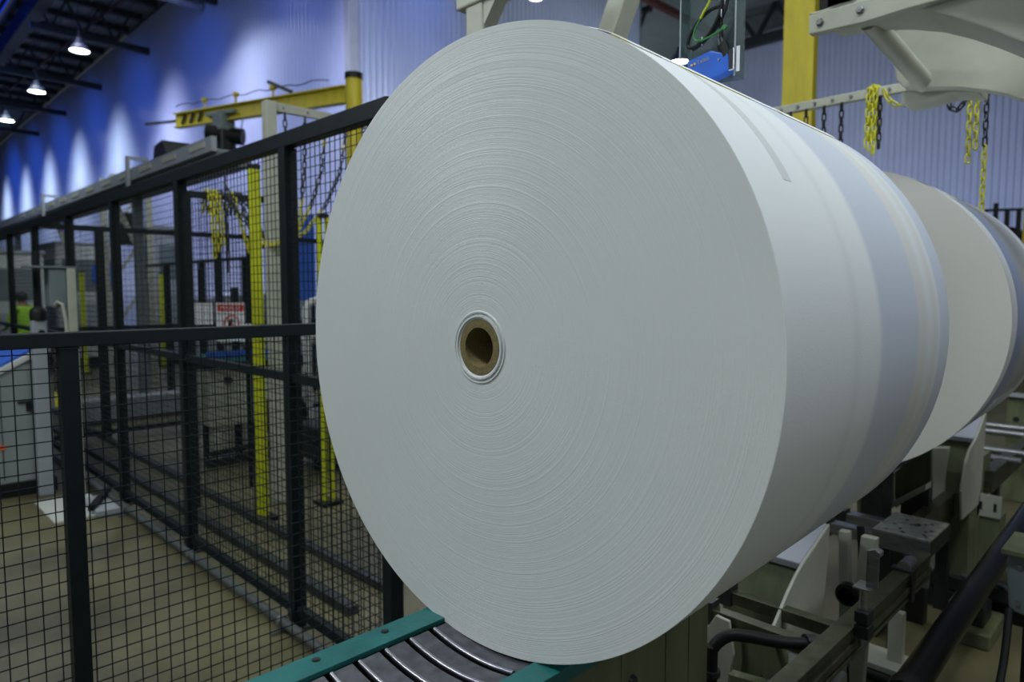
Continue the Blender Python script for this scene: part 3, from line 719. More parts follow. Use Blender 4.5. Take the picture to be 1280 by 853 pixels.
tag(chain('hanging_chain', [(1.30, 6.7, 1.25), (1.30, 6.7, .75)], 0, lambda a: a < .7), 'chain hanging beside the cream pillar, yellow at its lower end', 'chain')
clt = thing('floor_clutter', (1.5, 6.3, FL), 'low pale bracket with dark foot lying on the floor by the cream pillar', 'bracket')
MB().box(1.40, 1.58, 6.0, 6.5, FL+.012, FL+.05).build('flat_bar', M['lightgrey'], clt); MB().bar((1.38, 6.1, FL+.06), (1.6, 6.5, FL+.09), .05, .04).build('dark_bar', M['black'], clt)

# far white machines behind the left fences
def far_machine(x, y, w_, d_, h, label, cols, holes=True, legs=True):
    t = thing('packing_machine', (x, y, FL), label, 'machine')
    MB().box(x, x+w_, y, y+d_, FL+.25, h).build('housing', cols, t, bevel=.03)
    MB().box(x+.05, x+w_-.05, y+.05, y+d_-.05, FL, FL+.25).build('base', M['black'], t)
    MB().box(x-.03, x+w_+.03, y-.03, y+d_+.03, h, h+.06).build('roof_plate', M['lightgrey'], t)
    if holes:
        n = max(1, int(w_/.8))
        for k in range(n):
            a = x+.12+k*(w_-.2)/n; b_ = a+(w_-.2)/n-.12
            MB().box(a, b_, y-.012, y, h*.62, h*.88).build('window', M['grey'], t)
            MB().box(a, b_, y-.012, y, h*.25, h*.52).build('access_panel', M['lightgrey'], t)
        n = max(1, int(d_/.9))
        for k in range(n):
            a = y+.12+k*(d_-.2)/n; b_ = a+(d_-.2)/n-.12
            MB().box(x-.012, x, a, b_, h*.62, h*.88).build('window', M['grey'], t)
            MB().box(x-.012, x, a, b_, h*.25, h*.52).build('access_panel', M['lilac'], t)
    return t
far_machine(1.2, 16.5, 1.9, 3, 2.45, 'white machine housing with window openings at the far left edge behind the worker', M['white'])
far_machine(3.6, 18.0, 1.3, 2.0, 2.75, 'tall white machine seen through the mesh between two far posts', M['white'])
far_machine(5.5, 17.6, .7, 1.0, 3.2, 'tall narrow pale machine tower behind the mesh left of centre', M['lilac'])
far_machine(6.4, 15.0, 1.6, 1.4, 1.6, 'low grey cabinet behind the far fence', M['grey'])
far_machine(5.0, 13.2, 1.5, .9, 1.5, 'low dark grey machine box behind the cross fence', M['lightgrey'])
tag(MB().box(4.3, 4.85, 17.94, 17.988, 1.9, 2.3).build('blue_sign_plate', M['bluepanel'], bevel=.01), 'small blue plate on the tall white machine behind the mesh', 'plate')
tw = thing('lift_tower', (4.0, 15.0, FL), 'cream lattice lift tower rising behind the mesh at left', 'tower')
for x, y in ((3.9, 14.6), (4.5, 14.6), (3.9, 15.3), (4.5, 15.3)): MB().box(x-.05, x+.05, y-.05, y+.05, FL, 3.9).build('leg', M['cream'], tw)
m = MB()
for k in range(4): m.bar((3.9, 14.6, .2+.9*k), (4.5, 14.6, 1.1+.9*k), .05, .05)
m.box(3.9, 4.5, 14.57, 14.63, 3.8, 3.9); m.build('bracing', M['cream'], tw)
MB().box(4.05, 4.35, 14.5, 14.9, 2.6, 3.2).build('carriage', M['black'], tw)

# worker
def person(loc, yaw):
    t = thing('person', loc, 'person in a bright yellow-green hi-vis shirt with dark hair, seen from behind at far left', 'person')
    J = {'pelvis': (0, 0, .95, .15, .11), 'waist': (0, .02, 1.08, .145, .10), 'chest': (0, .06, 1.30, .17, .12), 'neckb': (0, .08, 1.48, .085, .08), 'neck': (0, .11, 1.55, .055, .055),
         'head': (0, .15, 1.63, .075, .085), 'crown': (0, .16, 1.72, .06, .07)}
    E_ = [('pelvis', 'waist'), ('waist', 'chest'), ('chest', 'neckb'), ('neckb', 'neck'), ('neck', 'head'), ('head', 'crown')]
    for s, n in ((-1, 'l'), (1, 'r')):
        J.update({'sh'+n: (s*.19, .07, 1.44, .06, .06), 'el'+n: (s*.25, .10, 1.17, .043, .043), 'wr'+n: (s*.20, .32, 1.08, .028, .028), 'pa'+n: (s*.19, .39, 1.07, .036, .018),
                  'hip'+n: (s*.10, 0, .90, .095, .095), 'kn'+n: (s*.12, .02, .50, .06, .06), 'an'+n: (s*.12, -.02, .09, .042, .042), 'to'+n: (s*.13, .13, .035, .04, .03)})
        E_ += [('neckb', 'sh'+n), ('sh'+n, 'el'+n), ('el'+n, 'wr'+n), ('wr'+n, 'pa'+n), ('pelvis', 'hip'+n), ('hip'+n, 'kn'+n), ('kn'+n, 'an'+n), ('an'+n, 'to'+n)]
        for k in range(4):
            x = s*.19+(k-1.5)*.019; ln = (.062, .075, .070, .055)[k]
            J['f%d%s' % (k, n)] = (x, .43, 1.065, .008, .008); J['g%d%s' % (k, n)] = (x, .43+ln, 1.04, .007, .007)
            E_ += [('pa'+n, 'f%d%s' % (k, n)), ('f%d%s' % (k, n), 'g%d%s' % (k, n))]
        J['t'+n] = (s*.19-s*.035, .38, 1.075, .009, .009); J['u'+n] = (s*.19-s*.055, .42, 1.07, .008, .008)
        E_ += [('pa'+n, 't'+n), ('t'+n, 'u'+n)]
    ks = list(J); me = bpy.data.meshes.new('body'); me.from_pydata([J[k][:3] for k in ks], [(ks.index(a), ks.index(b)) for a, b in E_], [])
    for nm in ('vest', 'skin', 'trousers'): me.materials.append(M[nm])
    o = bpy.data.objects.new('body', me); COL.objects.link(o); o.parent = t
    sk_ = o.modifiers.new('skin', 'SKIN')
    for i, k in enumerate(ks):
        v = me.skin_vertices[0].data[i]; v.radius = J[k][3:5]; v.use_root = (k == 'pelvis')
    o.modifiers.new('sub', 'SUBSURF').levels = 2; o.modifiers['sub'].render_levels = 2
    dg = bpy.context.evaluated_depsgraph_get(); em = bpy.data.meshes.new_from_object(o.evaluated_get(dg)); o.modifiers.clear(); o.data = em
    for nm in ('vest', 'skin', 'trousers'):
        if M[nm].name not in em.materials: em.materials.append(M[nm])
    ix = {m_.name: i for i, m_ in enumerate(em.materials) if m_}
    for p in em.polygons:
        c = p.center; q = 'hi_vis_cloth'
        if c.z > 1.51 or (c.y > .27 and c.z > .9): q = 'skin'
        elif c.z < .98 and abs(c.x) < .2: q = 'dark_trousers'
        p.material_index = ix[q]; p.use_smooth = True
    h = MB()
    n = 16; vs = []; fs = []
    for i in range(9):
        ph = PI*.62*i/8
        for k in range(n):
            th = 2*PI*k/n; r = 1.0
            vs.append((.092*math.sin(ph)*math.cos(th), .14+.108*math.sin(ph)*math.sin(th)-.012, 1.66+.115*math.cos(ph)))
    for i in range(8):
        for k in range(n): fs.append((i*n+k, i*n+(k+1) % n, (i+1)*n+(k+1) % n, (i+1)*n+k))
    L0 = t.location.copy()
    h.add([Vector(v)+L0 for v in vs], fs).build('hair', M['hair'], t, smooth=True)
    m = MB()
    m.lathe([(0, .012), (.012, .010), (.02, .003)], Vector((0, .235, 1.635))+L0, (0, 1, 0), 8)   # nose
    for s in (-1, 1): m.lathe([(-.01, .022), (.01, .022), (.014, .012)], Vector((s*.085, .14, 1.64))+L0, (s, 0, 0), 10)
    m.build('face_features', M['skin'], t, smooth=True)
    t.rotation_euler = (0, 0, yaw)
    return t
person((2.50, 14.9, FL), R(20))
# sign on the fence
sgn = thing('danger_sign', (2.95, 6.95, FL), 'white danger sign with red header and no-hand symbol, behind the near fence rail', 'sign')
sx0 = Vector((2.794, 7.101, 0)); sx1 = Vector((3.002, 6.894, 0)); sd = (sx1-sx0).normalized(); sn = Vector((-sd.y, sd.x, 0)); sn = sn if sn.dot(Vector((-1, -1, 0))) > 0 else -sn
def spanel(u0, u1, z0, z1, off, th=.003):
    a = sx0+sd*u0+sn*off; b_ = sx0+sd*u1+sn*off
    return MB().bar(Vector((a.x, a.y, (z0+z1)/2)), Vector((b_.x, b_.y, (z0+z1)/2)), th, z1-z0)
spanel(0, .293, 1.20, 1.59, 0).build('plate', M['signwhite'], sgn)
MB().box(2.915, 2.935, 7.015, 7.035, FL, 1.4).build('stand', M['fence'], sgn)
spanel(.012, .281, 1.505, 1.575, .003).build('header', M['red'], sgn)
def text(name, body, size, origin, xdir, ndir, m, parent):
    c = bpy.data.curves.new(name, 'FONT'); c.body = body; c.size = size; c.align_x = 'CENTER'; c.align_y = 'CENTER'; c.extrude = .0005
    o = bpy.data.objects.new(name, c); COL.objects.link(o)
    x = Vector(xdir).normalized(); z = Vector(ndir).normalized(); y = z.cross(x)
    mw = Matrix((x, y, z)).transposed().to_4x4(); mw.translation = Vector(origin)-woff(parent)
    c.materials.append(m)
    me = bpy.data.meshes.new_from_object(o.evaluated_get(bpy.context.evaluated_depsgraph_get()))
    bpy.data.objects.remove(o)
    o = bpy.data.objects.new(name, me); COL.objects.link(o)
    o.parent = parent; o.matrix_local = mw
    return o
tc_ = sx0+sd*.146+sn*.006
text('lettering', 'PERIGO', .058, (tc_.x, tc_.y, 1.54), sd, sn, M['signwhite'], sgn)
cc = sx0+sd*.155+sn*.004; cc.z = 1.385
MB().tube([cc+sd*.075*math.cos(2*PI*k/24)+Vector((0, 0, .075*math.sin(2*PI*k/24))) for k in range(24)], .008, 6, closed=True).bar(cc+sd*-.053+Vector((0, 0, .053)), cc+sd*.053-Vector((0, 0, .053)), .006, .014).build('prohibition_ring', M['red'], sgn)
hd = MB(); hb = cc-sn*.001
hd.bar(hb+Vector((0, 0, -.05)), hb+Vector((0, 0, .012)), .004, .07)
for k in range(4): hd.bar(hb+sd*(-.027+.018*k)+Vector((0, 0, .01)), hb+sd*(-.03+.02*k)+Vector((0, 0, .045)), .004, .012)
hd.build('hand_symbol', M['signblack'], sgn)
ws = thing('white_notice', (2.68, 7.22, FL), 'plain white notice plate left of the danger sign', 'notice')
MB().bar((2.60, 7.30, 1.48), (2.77, 7.13, 1.48), .006, .22).build('plate', M['signwhite'], ws)
MB().box(2.695, 2.715, 7.215, 7.235, FL, 1.5).build('stand', M['fence'], ws)
for k, (x, y) in enumerate(((2.80, 7.42), (3.10, 7.30))):
    tag(MB().box(x-.03, x+.03, y-.03+.06, y+.03+.06, FL, 1.95-.2*k).build('sign_post', M['fence'], bevel=.003), ('dark post between the white notice and the danger sign', 'dark post right of the danger sign')[k], 'post')
bb = thing('blue_board', (5.8, 11.3, FL), 'blue upright board behind the mesh next to the roll edge', 'board')
MB().bar((5.50, 11.62, 2.3), (6.08, 11.04, 2.3), .06, 1.5).build('panel', M['bluepanel'], bb, bevel=.01)
for x, y in ((5.56, 11.60), (6.06, 11.10)): MB().box(x-.03, x+.03, y-.03, y+.03, FL, 1.55).build('leg', M['fence'], bb)
# mid machine behind mesh
mm_ = thing('pallet_machine', (3.2, 7.4, FL), 'pale machine with teal top and dark round motor, behind the mesh beside the yellow post', 'machine')
MB().prism([(2.62, .35), (3.45, .35), (3.45, 1.0), (2.62, 1.0)], 'y', 6.9, 7.3).build('panel', M['cream'], mm_, bevel=.02)
MB().box(2.55, 3.5, 6.75, 7.35, 1.0, 1.06).build('top_plate', M['tealmach'], mm_, bevel=.01)
MB().box(2.55, 3.5, 6.74, 6.76, 1.06, 1.12).build('top_edge', M['blue'], mm_)
MB().lathe([(0, .001), (0, .20), (.05, .24), (.16, .24), (.18, .2), (.18, .001)], (3.3, 6.80, .42), (0, -1, 0), 24).build('motor', M['black'], mm_, smooth=True)
MB().cyl((2.8, 6.9, .82), (2.8, 6.84, .82), .035, 12).build('knob', M['black'], mm_)
for x in (2.7, 3.35): MB().box(x-.04, x+.04, 6.95, 7.03, FL, .35).build('leg', M['cream'], mm_)
MB().tube([(2.6, 6.85, .1), (3.0, 6.83, .12), (3.4, 6.85, .1)], .03, 8).build('hydraulic_pipe', M['black'], mm_, smooth=True)
MB().box(2.6, 3.45, 6.93, 7.03, FL, FL+.08).build('base_beam', M['darksteel'], mm_)
bi = thing('indicator_light', (2.63, 6.01, FL), 'tiny glowing blue indicator light on a dark post left of the yellow post', 'light')
MB().lathe([(0, .001), (0, .014), (.01, .012), (.014, .001)], (2.62, 6.0, 1.31), (-.7, -.7, 0), 12).build('lens', M['led'], bi)
MB().box(2.62, 2.65, 6.0, 6.03, FL, 1.34).build('post', M['black'], bi)
wp = thing('white_pipe_stand', (3.9, 7.3, FL), 'white bent pipe standing behind the mesh at the roll edge', 'pipe')
MB().tube([(3.9, 7.3, FL), (3.9, 7.3, 1.52), (3.93, 7.27, 1.58), (3.99, 7.21, 1.61), (4.4, 6.8, 1.61)], .045, 12).build('pipe', M['white'], wp, smooth=True)
tk = thing('white_tank', (4.1, 8.1, FL), 'white horizontal cylinder with red end ring behind the mesh, right of the yellow post', 'tank')
MB().cyl((3.35, 8.35, 1.18), (4.7, 7.4, 1.18), .13, 20).build('cylinder', M['white'], tk, smooth=True)
MB().cyl((3.80, 8.04, 1.18), (3.84, 8.01, 1.18), .135, 20).build('red_ring', M['red'], tk)
for p in ((3.6, 8.17), (4.4, 7.6)): MB().box(p[0]-.04, p[0]+.04, p[1]-.04, p[1]+.04, FL, 1.08).build('leg', M['darksteel'], tk)
dm = thing('strapping_machine', (4.2, 6.3, FL), 'dark machinery with pale brackets behind the mesh, low beside the roll', 'machine')
MB().box(3.3, 4.5, 5.9, 6.5, FL+.1, .38).build('bed', M['darksteel'], dm, bevel=.02)
MB().box(3.5, 3.7, 6.0, 6.3, .38, .9).build('column', M['cream'], dm, bevel=.02)
MB().bar((3.8, 6.1, .35), (4.15, 6.1, .95), .12, .1).build('arm', M['white'], dm)
for x in (3.4, 4.4): MB().box(x-.05, x+.05, 6.1, 6.2, FL, FL+.1).build('foot', M['black'], dm)
dt = thing('floor_track', (2.6, 6, FL), 'pair of dark steel floor rails behind the tall fence', 'rail')
for x in (1.95, 2.25): MB().box(x-.03, x+.03, 3.2, 13, FL, FL+.05).build('rail', M['darksteel'], dt)
tag(MB().bar((2.05, 10.4, .12), (4.6, 10.4, .12), .25, .3).build('grey_kerb_barrier', M['lightgrey'], bevel=.02), 'low grey barrier along the floor behind the cross fence', 'barrier')

# ------------------------------------------------------------ above the roll: portal frame, strut, sensor bracket
pf = thing('portal_frame', (2.46, 2.78, FL), 'cream square-tube portal frame rising behind the top left of the roll', 'frame')
MB().box(2.46, 2.56, 2.70, 2.83, FL, 3.20).build('post', M['cream'], pf, bevel=.01)
MB().box(2.45, 2.57, 1.4, 2.90, 3.20, 3.32).build('top_beam', M['cream'], pf, bevel=.01)
MB().prism([(2.70, 3.2), (2.60, 3.2), (2.70, 3.08)], 'x', 2.47, 2.55).build('corner_gusset', M['cream'], pf)
br = thing('diagonal_strut', (2.98, 2.2, 2.6), 'cream diagonal square strut leaning right above the roll', 'strut')
MB().bar((2.98, 2.40, 2.75), (2.98, 2.05, 3.50), .11, .125, up=(1, 0, 0)).build('tube', M['cream'], br, bevel=.008)
MB().bar((2.98, 2.395, 2.79), (2.98, 2.46, FL), .10, .10).build('leg', M['cream'], br, bevel=.008)
yc = thing('yellow_column', (6.85, 2.9, FL), 'broad yellow steel column rising behind the roll right of the sensor', 'column')
MB().box(6.80, 6.90, 2.765, 3.065, FL, 6.6).build('shaft', M['oldyellow'], yc, bevel=.004)
MB().box(6.7, 7.15, 2.65, 3.18, FL, FL+.03).build('base_plate', M['oldyellow'], yc)
sb = thing('sensor_bracket', (1.9, 1.07, 2.34), 'clear plastic channel hanging over the roll top with cables inside', 'bracket')
MB().prism([(1.163, 2.34), (.985, 2.325), (.985, 3.1), (1.163, 3.1)], 'x', 1.920, 1.926).build('back_sheet', M['clear'], sb)
MB().box(1.87, 1.926, 1.160, 1.163, 2.37, 3.1).build('side_flange', M['clear'], sb)
MB().box(1.87, 1.926, .982, .985, 2.325, 3.1).build('side_flange', M['clear'], sb)
MB().box(1.868, 1.870, 1.160, 1.164, 2.37, 3.1).build('bright_edge', M['lightgrey'], sb)
MB().box(1.868, 1.870, .981, .985, 2.325, 3.1).build('bright_edge', M['lightgrey'], sb)
MB().box(1.868, 1.870, .968, .978, 2.335, 2.405).build('white_label', M['signwhite'], sb)
ss = thing('laser_sensor', (1.88, 1.06, 2.36), 'blue sensor box with two amber lights above the roll', 'sensor')
MB().prism([(1.136, 2.398), (1.058, 2.412), (1.025, 2.398), (1.004, 2.392), (.992, 2.345), (1.050, 2.330), (1.13, 2.335)], 'x', 1.865, 1.905).build('housing', M['blue'], ss, bevel=.004)
for y in (1.118, 1.107): MB().cyl((1.8645, y, 2.382-(1.118-y)*-.2), (1.862, y, 2.382-(1.118-y)*-.2), .0034, 12).build('amber_light', M['lens'], ss)
MB().cyl((1.8645, 1.03, 2.379), (1.862, 1.03, 2.379), .003, 10).build('screw', M['steel'], ss)
text('lettering', 'Telasi', .017, (1.8640, 1.081, 2.3885), (0, -1, .16), (-1, 0, 0), M['lightgrey'], ss)
MB().cyl((1.88, 1.012, 2.385), (1.88, 1.028, 2.425), .016, 14).build('cable_plug', M['black'], ss, smooth=True)
MB().cyl((1.87, 1.028, 2.42), (1.87, 1.033, 2.445), .008, 10).build('plug_collar', M['chrome'], ss, smooth=True)
MB().box(1.86, 1.87, .982, .998, 2.34, 2.40).build('mount_clip', M['chrome'], ss, bevel=.002)
cab = thing('sensor_cable', (1.86, 1.05, 2.42), 'black looped cables tied together inside the clear channel', 'cable')
def smooth_path(p, n=6):
    p = [Vector(q) for q in p]; out = []
    for i in range(len(p)-1):
        a = p[max(0, i-1)]; b_ = p[i]; c = p[i+1]; d_ = p[min(len(p)-1, i+2)]
        for k in range(n):
            t = k/n; out.append(.5*((2*b_)+(c-a)*t+(2*a-5*b_+4*c-d_)*t*t+(3*b_-a-3*c+d_)*t**3))
    return out+[p[-1]]
def X(pts, x=1.862): return [(x, a, b_) for a, b_ in pts]
MB().tube(smooth_path(X([(1.010, 3.0), (1.015, 2.60), (1.020, 2.545), (1.030, 2.505), (1.062, 2.458), (1.105, 2.433), (1.130, 2.440), (1.124, 2.470), (1.095, 2.505), (1.060, 2.525), (1.028, 2.528)])), .0055, 8).build('loop', M['black'], cab, smooth=True)
MB().tube(smooth_path(X([(1.028, 2.530), (1.030, 2.49), (1.028, 2.45), (1.030, 2.44)], 1.872)), .006, 8).build('drop_cable', M['black'], cab, smooth=True)
MB().tube(smooth_path(X([(1.005, 3.0), (1.008, 2.60), (1.012, 2.54), (1.022, 2.51), (1.045, 2.475), (1.085, 2.445), (1.122, 2.430)], 1.874)), .005, 8).build('cable_run', M['blackplastic'], cab, smooth=True)
for y, z in ((1.017, 2.545), (1.027, 2.510), (1.088, 2.446)):
    MB().tube([(1.868+.011*math.cos(2*PI*k/12), y+.006*math.cos(2*PI*k/12), z+.011*math.sin(2*PI*k/12)) for k in range(12)], .0015, 5, closed=True).build('cable_tie', M['signwhite'], cab)
gw = thing('ground_wire', (1.86, 1.05, 2.46), 'green and yellow earth wire curling over the black cables', 'wire')
MB().tube(smooth_path(X([(1.085, 2.508), (1.105, 2.475), (1.104, 2.452), (1.088, 2.444), (1.05, 2.448), (1.010, 2.462)], 1.854)), .0032, 8).build('green_length', M['greenwire'], gw, smooth=True)
MB().tube(smooth_path(X([(1.02, 3.0), (1.03, 2.62), (1.055, 2.552), (1.076, 2.522), (1.086, 2.506)], 1.854)), .0036, 8).build('yellow_length', M['yelgreen'], gw, smooth=True)
MB().cyl((1.86, 1.008, 2.462), (1.85, 1.008, 2.462), .007, 10).build('terminal', M['greenwire'], gw)

# lifting arm machine, upper right
am = thing('core_clamp_arm', (2.75, .8, 2.4), 'cream arched clamp arm with two bolts hanging in from the upper right', 'machine arm')
MB().prism([(1.072, 2.710), (1.070, 2.643), (.889, 2.636), (.733, 2.644), (.60, 2.645), (.35, 2.66), (-.3, 2.8), (-.3, 3.2), (.45, 2.80), (.72, 2.718), (.936, 2.712)], 'x', 2.583, 2.62).build('front_plate', M['cream'], am, bevel=.004)
inner = [(1.02, 2.735), (1.093, 2.733), (1.07, 2.722), (1.047, 2.718), (.988, 2.712), (.93, 2.708), (.82, 2.68), (.715, 2.643), (.628, 2.597), (.544, 2.544), (.475, 2.495), (.2, 2.30), (-.3, 2.0), (-.3, 2.9), (.5, 2.9)]
MB().prism(inner, 'x', 2.62, 2.92).build('arched_body', M['beige' if False else 'cream'], am, bevel=.006)
for y, z in ((1.031, 2.675), (.895, 2.674+.006)):
    MB().lathe([(0, .001), (0, .010), (.004, .013), (.012, .014)], (2.571, y, z), (1, 0, 0), 6).build('hex_bolt', M['steel'], am)
MB().cyl((2.86, .955, 2.735), (3.34, .885, 2.585), .038, 20).build('cross_tube', M['cream'], am, smooth=True)
MB().prism([(1.001, 2.90), (.995, 2.667), (.985, 2.613), (.955, 2.575), (.90, 2.558), (.849, 2.553), (.748, 2.532), (.665, 2.506), (.596, 2.477), (.533, 2.44), (.2, 2.25), (.2, 2.8), (.60, 2.9)], 'x', 3.30, 3.36).build('rear_plate', M['cream'], am, bevel=.006)
MB().prism([(.985, 2.575), (.985, 2.525), (.93, 2.523), (.80, 2.540), (.70, 2.52), (.70, 2.56)], 'x', 3.37, 3.55).build('lower_flange', M['cream'], am, bevel=.004)
m = MB()
for k in range(3): m.bar((2.50, .62-.05*k, 2.80-.0*k), (2.50, .10-.05*k, 2.62-.0*k), .04, .012)
m.build('cover_ribs', M['lightgrey'], am)
MB().prism([(.66, 2.80), (.66, 2.95), (-.3, 2.95), (-.3, 2.40), (.1, 2.55)], 'x', 2.42, 2.50).build('outer_cover', M['grey'], am, bevel=.006)
MB().lathe([(0, .001), (0, .035), (.02, .05), (.05, .05)], (2.56, .97, 2.80), (1, 0, 0), 20).build('bearing', M['darksteel'], am, smooth=True)
MB().box(2.62, 2.75, .93, 1.05, 2.735, 2.80).box(2.62, 2.75, .9, 1.02, 2.735, 3.3).build('motor_block', M['black'], am)

# ------------------------------------------------------------ handling machinery low at the right
cr1 = thing('lifting_wedge', (2.25, .95, FL), 'cream lifting wedge with pale sloping top just under the big roll', 'lifter')
def wedge(t, P, y0, y1, yb):
    lo = P[-1]
    MB().prism(P, 'y', y0, y0+.012).build('side_plate', M['cream'], t, bevel=.004)
    MB().prism([P[0], (P[0][0], P[0][1]-.03), (lo[0]+.005, lo[1]-.028), (lo[0], lo[1])], 'y', y0+.012, y1).build('sloping_top', M['lilac'], t, bevel=.004)
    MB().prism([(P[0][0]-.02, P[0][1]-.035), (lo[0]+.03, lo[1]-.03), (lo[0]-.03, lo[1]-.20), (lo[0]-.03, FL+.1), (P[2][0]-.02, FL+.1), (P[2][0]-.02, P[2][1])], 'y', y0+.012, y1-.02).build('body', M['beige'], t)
    MB().box(lo[0]-.1, P[2][0], y0-.02, y1+.02, FL, FL+.1).build('base', M['darksteel'], t)
wedge(cr1, [(2.76, .793), (2.755, .676), (2.692, .279), (2.66, FL+.1), (2.20, FL+.1), (2.20, .40), (2.272, .54), (2.386, .631), (2.454, .676), (2.507, .701)], 1.00, 1.32, 0)
cr2 = thing('lifting_wedge', (4.4, .95, FL), 'cream lifting wedge with pale top under the second roll', 'lifter')
wedge(cr2, [(4.66, 1.02), (4.655, .90), (4.62, .60), (4.56, .50), (4.20, .50), (4.16, .66), (4.22, .80), (4.30, .86), (4.38, .885), (4.44, .90)], .85, 1.10, 0)
cr3 = thing('curved_cradle', (2.15, 1.0, FL), 'cream curved cradle plates low in front of the wedge, behind the black pipe', 'cradle')
MB().prism([(1.16, .57), (1.11, .565), (1.09, .45), (1.115, .30), (1.13, FL), (1.20, FL), (1.20, .50)], 'x', 2.16, 2.175).build('side_plate', M['cream'], cr3, bevel=.003)
n = 8; vs = []; 
pl = [(.95+.15*math.sin(k/7*1.2), .56-.30*(k/7)) for k in range(8)]
MB().prism([(1.09, .535), (.97, .545), (.93, .43), (.95, .25), (1.10, .25), (1.08, .42)], 'x', 2.20, 2.27).build('curved_body', M['beige'], cr3, bevel=.006)
MB().prism([(.915, .55), (.88, .555), (.84, .45), (.87, .30), (.92, .30)], 'x', 2.20, 2.22).build('fin', M['white'], cr3, bevel=.003)
MB().prism([(1.09, .40), (.94, .42), (.90, .36), (1.05, .33)], 'x', 2.12, 2.16).build('step', M['beige'], cr3)
MB().box(2.14, 2.36, .86, 1.18, FL, .25).build('base', M['beige'], cr3)
# aluminium rail along X at Y .8, stands on posts
al = thing('profile_rail', (2.5, .80, FL), 'long slotted aluminium rail slanting up under the big roll at lower right', 'rail')
m = MB().box(1.45, 3.26, .765, .825, .572, .600)
m.box(1.45, 3.26, .770, .82, .545, .572).box(1.45, 3.26, .763, .825, .520, .545).box(1.45, 3.26, .772, .82, .505, .52).box(1.45, 3.26, .765, .825, .490, .505)
m.build('slotted_profile', M['alu'], al, bevel=.002)
MB().box(2.96, 3.0, .755, .835, .485, .61).build('joint_clamp', M['darksteel'], al)
MB().cyl((2.97, .79, .615), (3.06, .79, .615), .026, 14).build('rail_stop', M['steel'], al, smooth=True)
for x in (1.6,): MB().box(x-.03, x+.03, .77, .82, FL, .49).build('post', M['darksteel'], al)
al2 = thing('profile_rail', (5.2, .9, FL), 'aluminium rail with grey top at the right edge under the second roll', 'rail')
MB().box(5.05, 8.5, .865, .935, .54, .60).box(5.05, 8.5, .873, .93, .46, .54).build('slotted_profile', M['alu'], al2, bevel=.003)
for x in (5.3, 7.5): MB().box(x-.03, x+.03, .88, .92, FL, .46).build('post', M['darksteel'], al2)
al3 = thing('profile_rail', (3.9, .95, FL), 'short worn rail running away behind the speckled plate', 'rail')
MB().box(3.66, 4.75, .93, .99, .50, .585).box(3.66, 4.75, .935, .985, .44, .50).build('slotted_profile', M['alu'], al3, bevel=.003)
MB().box(4.3, 4.36, .93, .99, FL, .44).build('post', M['darksteel'], al3)
GX = 'olive cross beams joining the aluminium rail'
for i, (x, z, lb) in enumerate(((2.33, .595, 'upper olive cross beam under the roll, meeting the aluminium rail'), (2.19, .575, 'lower olive cross beam just above the black hose'))):
    t = thing('cross_beam', (x, 1.0, z), lb, 'beam', GX)
    MB().box(x, x+.045, .826, 1.24, z-.05, z-.005).build('bar', M['alu'], t, bevel=.002)
    MB().box(x-.006, x+.051, 1.19, 1.25, z-.06, z+.02).build('end_bracket', M['darksteel'], t)
GX2 = 'grey square tubes reaching the speckled plate'
for i, (x, lb) in enumerate(((3.36, 'front grey square tube running under the roll to the speckled plate'), (3.56, 'rear grey square tube running to the speckled plate'))):
    t = thing('square_tube', (x, 1.1, .56), lb, 'tube', GX2)
    MB().box(x, x+.06, 1.03, 1.28, .545, .60).build('bar', M['steel'], t, bevel=.003)
    MB().box(x-.01, x+.07, 1.22, 1.29, .53, .61).build('end_bracket', M['darksteel'], t)
pt = thing('speckled_plate_table', (3.5, .9, FL), 'square grey steel plate with scattered holes on a bent frame', 'plate')
po = MB().box(3.36, 3.68, .795, 1.028, .612, .622).build('top_plate', M['plate'], pt, bevel=.002)
for k in range(17):
    m = MB()
    hx = 3.38+.27*random.random(); hy = .81+.2*random.random()
    m.lathe([(0, .0005), (0, .004+.003*random.random()), (-.0012, .009)], (hx, hy, .6235), (0, 0, 1), 10)
    m.build('hole', M['hole'], po)
MB().box(3.355, 3.362, .795, 1.028, .54, .612).build('front_skirt', M['steel'], pt)
MB().box(3.362, 3.68, .795, .800, .54, .612).build('side_skirt', M['darksteel'], pt)
MB().box(3.37, 3.40, .80, .83, .40, .54).build('bracket', M['steel'], pt)
MB().box(3.6, 3.66, .96, 1.02, FL, .54).build('leg', M['darksteel'], pt)
pe = thing('photo_sensor_post', (2.36, .74, .55), 'small upright sensor bracket clamped to the aluminium rail', 'sensor')
MB().box(2.345, 2.380, .728, .732, .75, .862).box(2.345, 2.349, .695, .732, .75, .858).prism([(.693, .858), (.733, .860), (.733, .870), (.71, .880), (.693, .872)], 'x', 2.345, 2.380).build('bracket', M['steel'], pe, bevel=.001)
MB().box(2.32, 2.392, .712, .765, .745, .751).build('flange', M['steel'], pe, bevel=.001)
MB().cyl((2.362, .742, .75), (2.362, .742, .63), .013, 12).build('rod', M['steel'], pe, smooth=True)
MB().box(2.335, 2.389, .715, .762, .575, .620).box(2.335, 2.389, .718, .762, .626, .665).build('clamp', M['blackplastic'], pe, bevel=.004)
MB().cyl((2.362, .74, .575), (2.362, .74, .545), .016, 12).build('nut', M['steel'], pe)
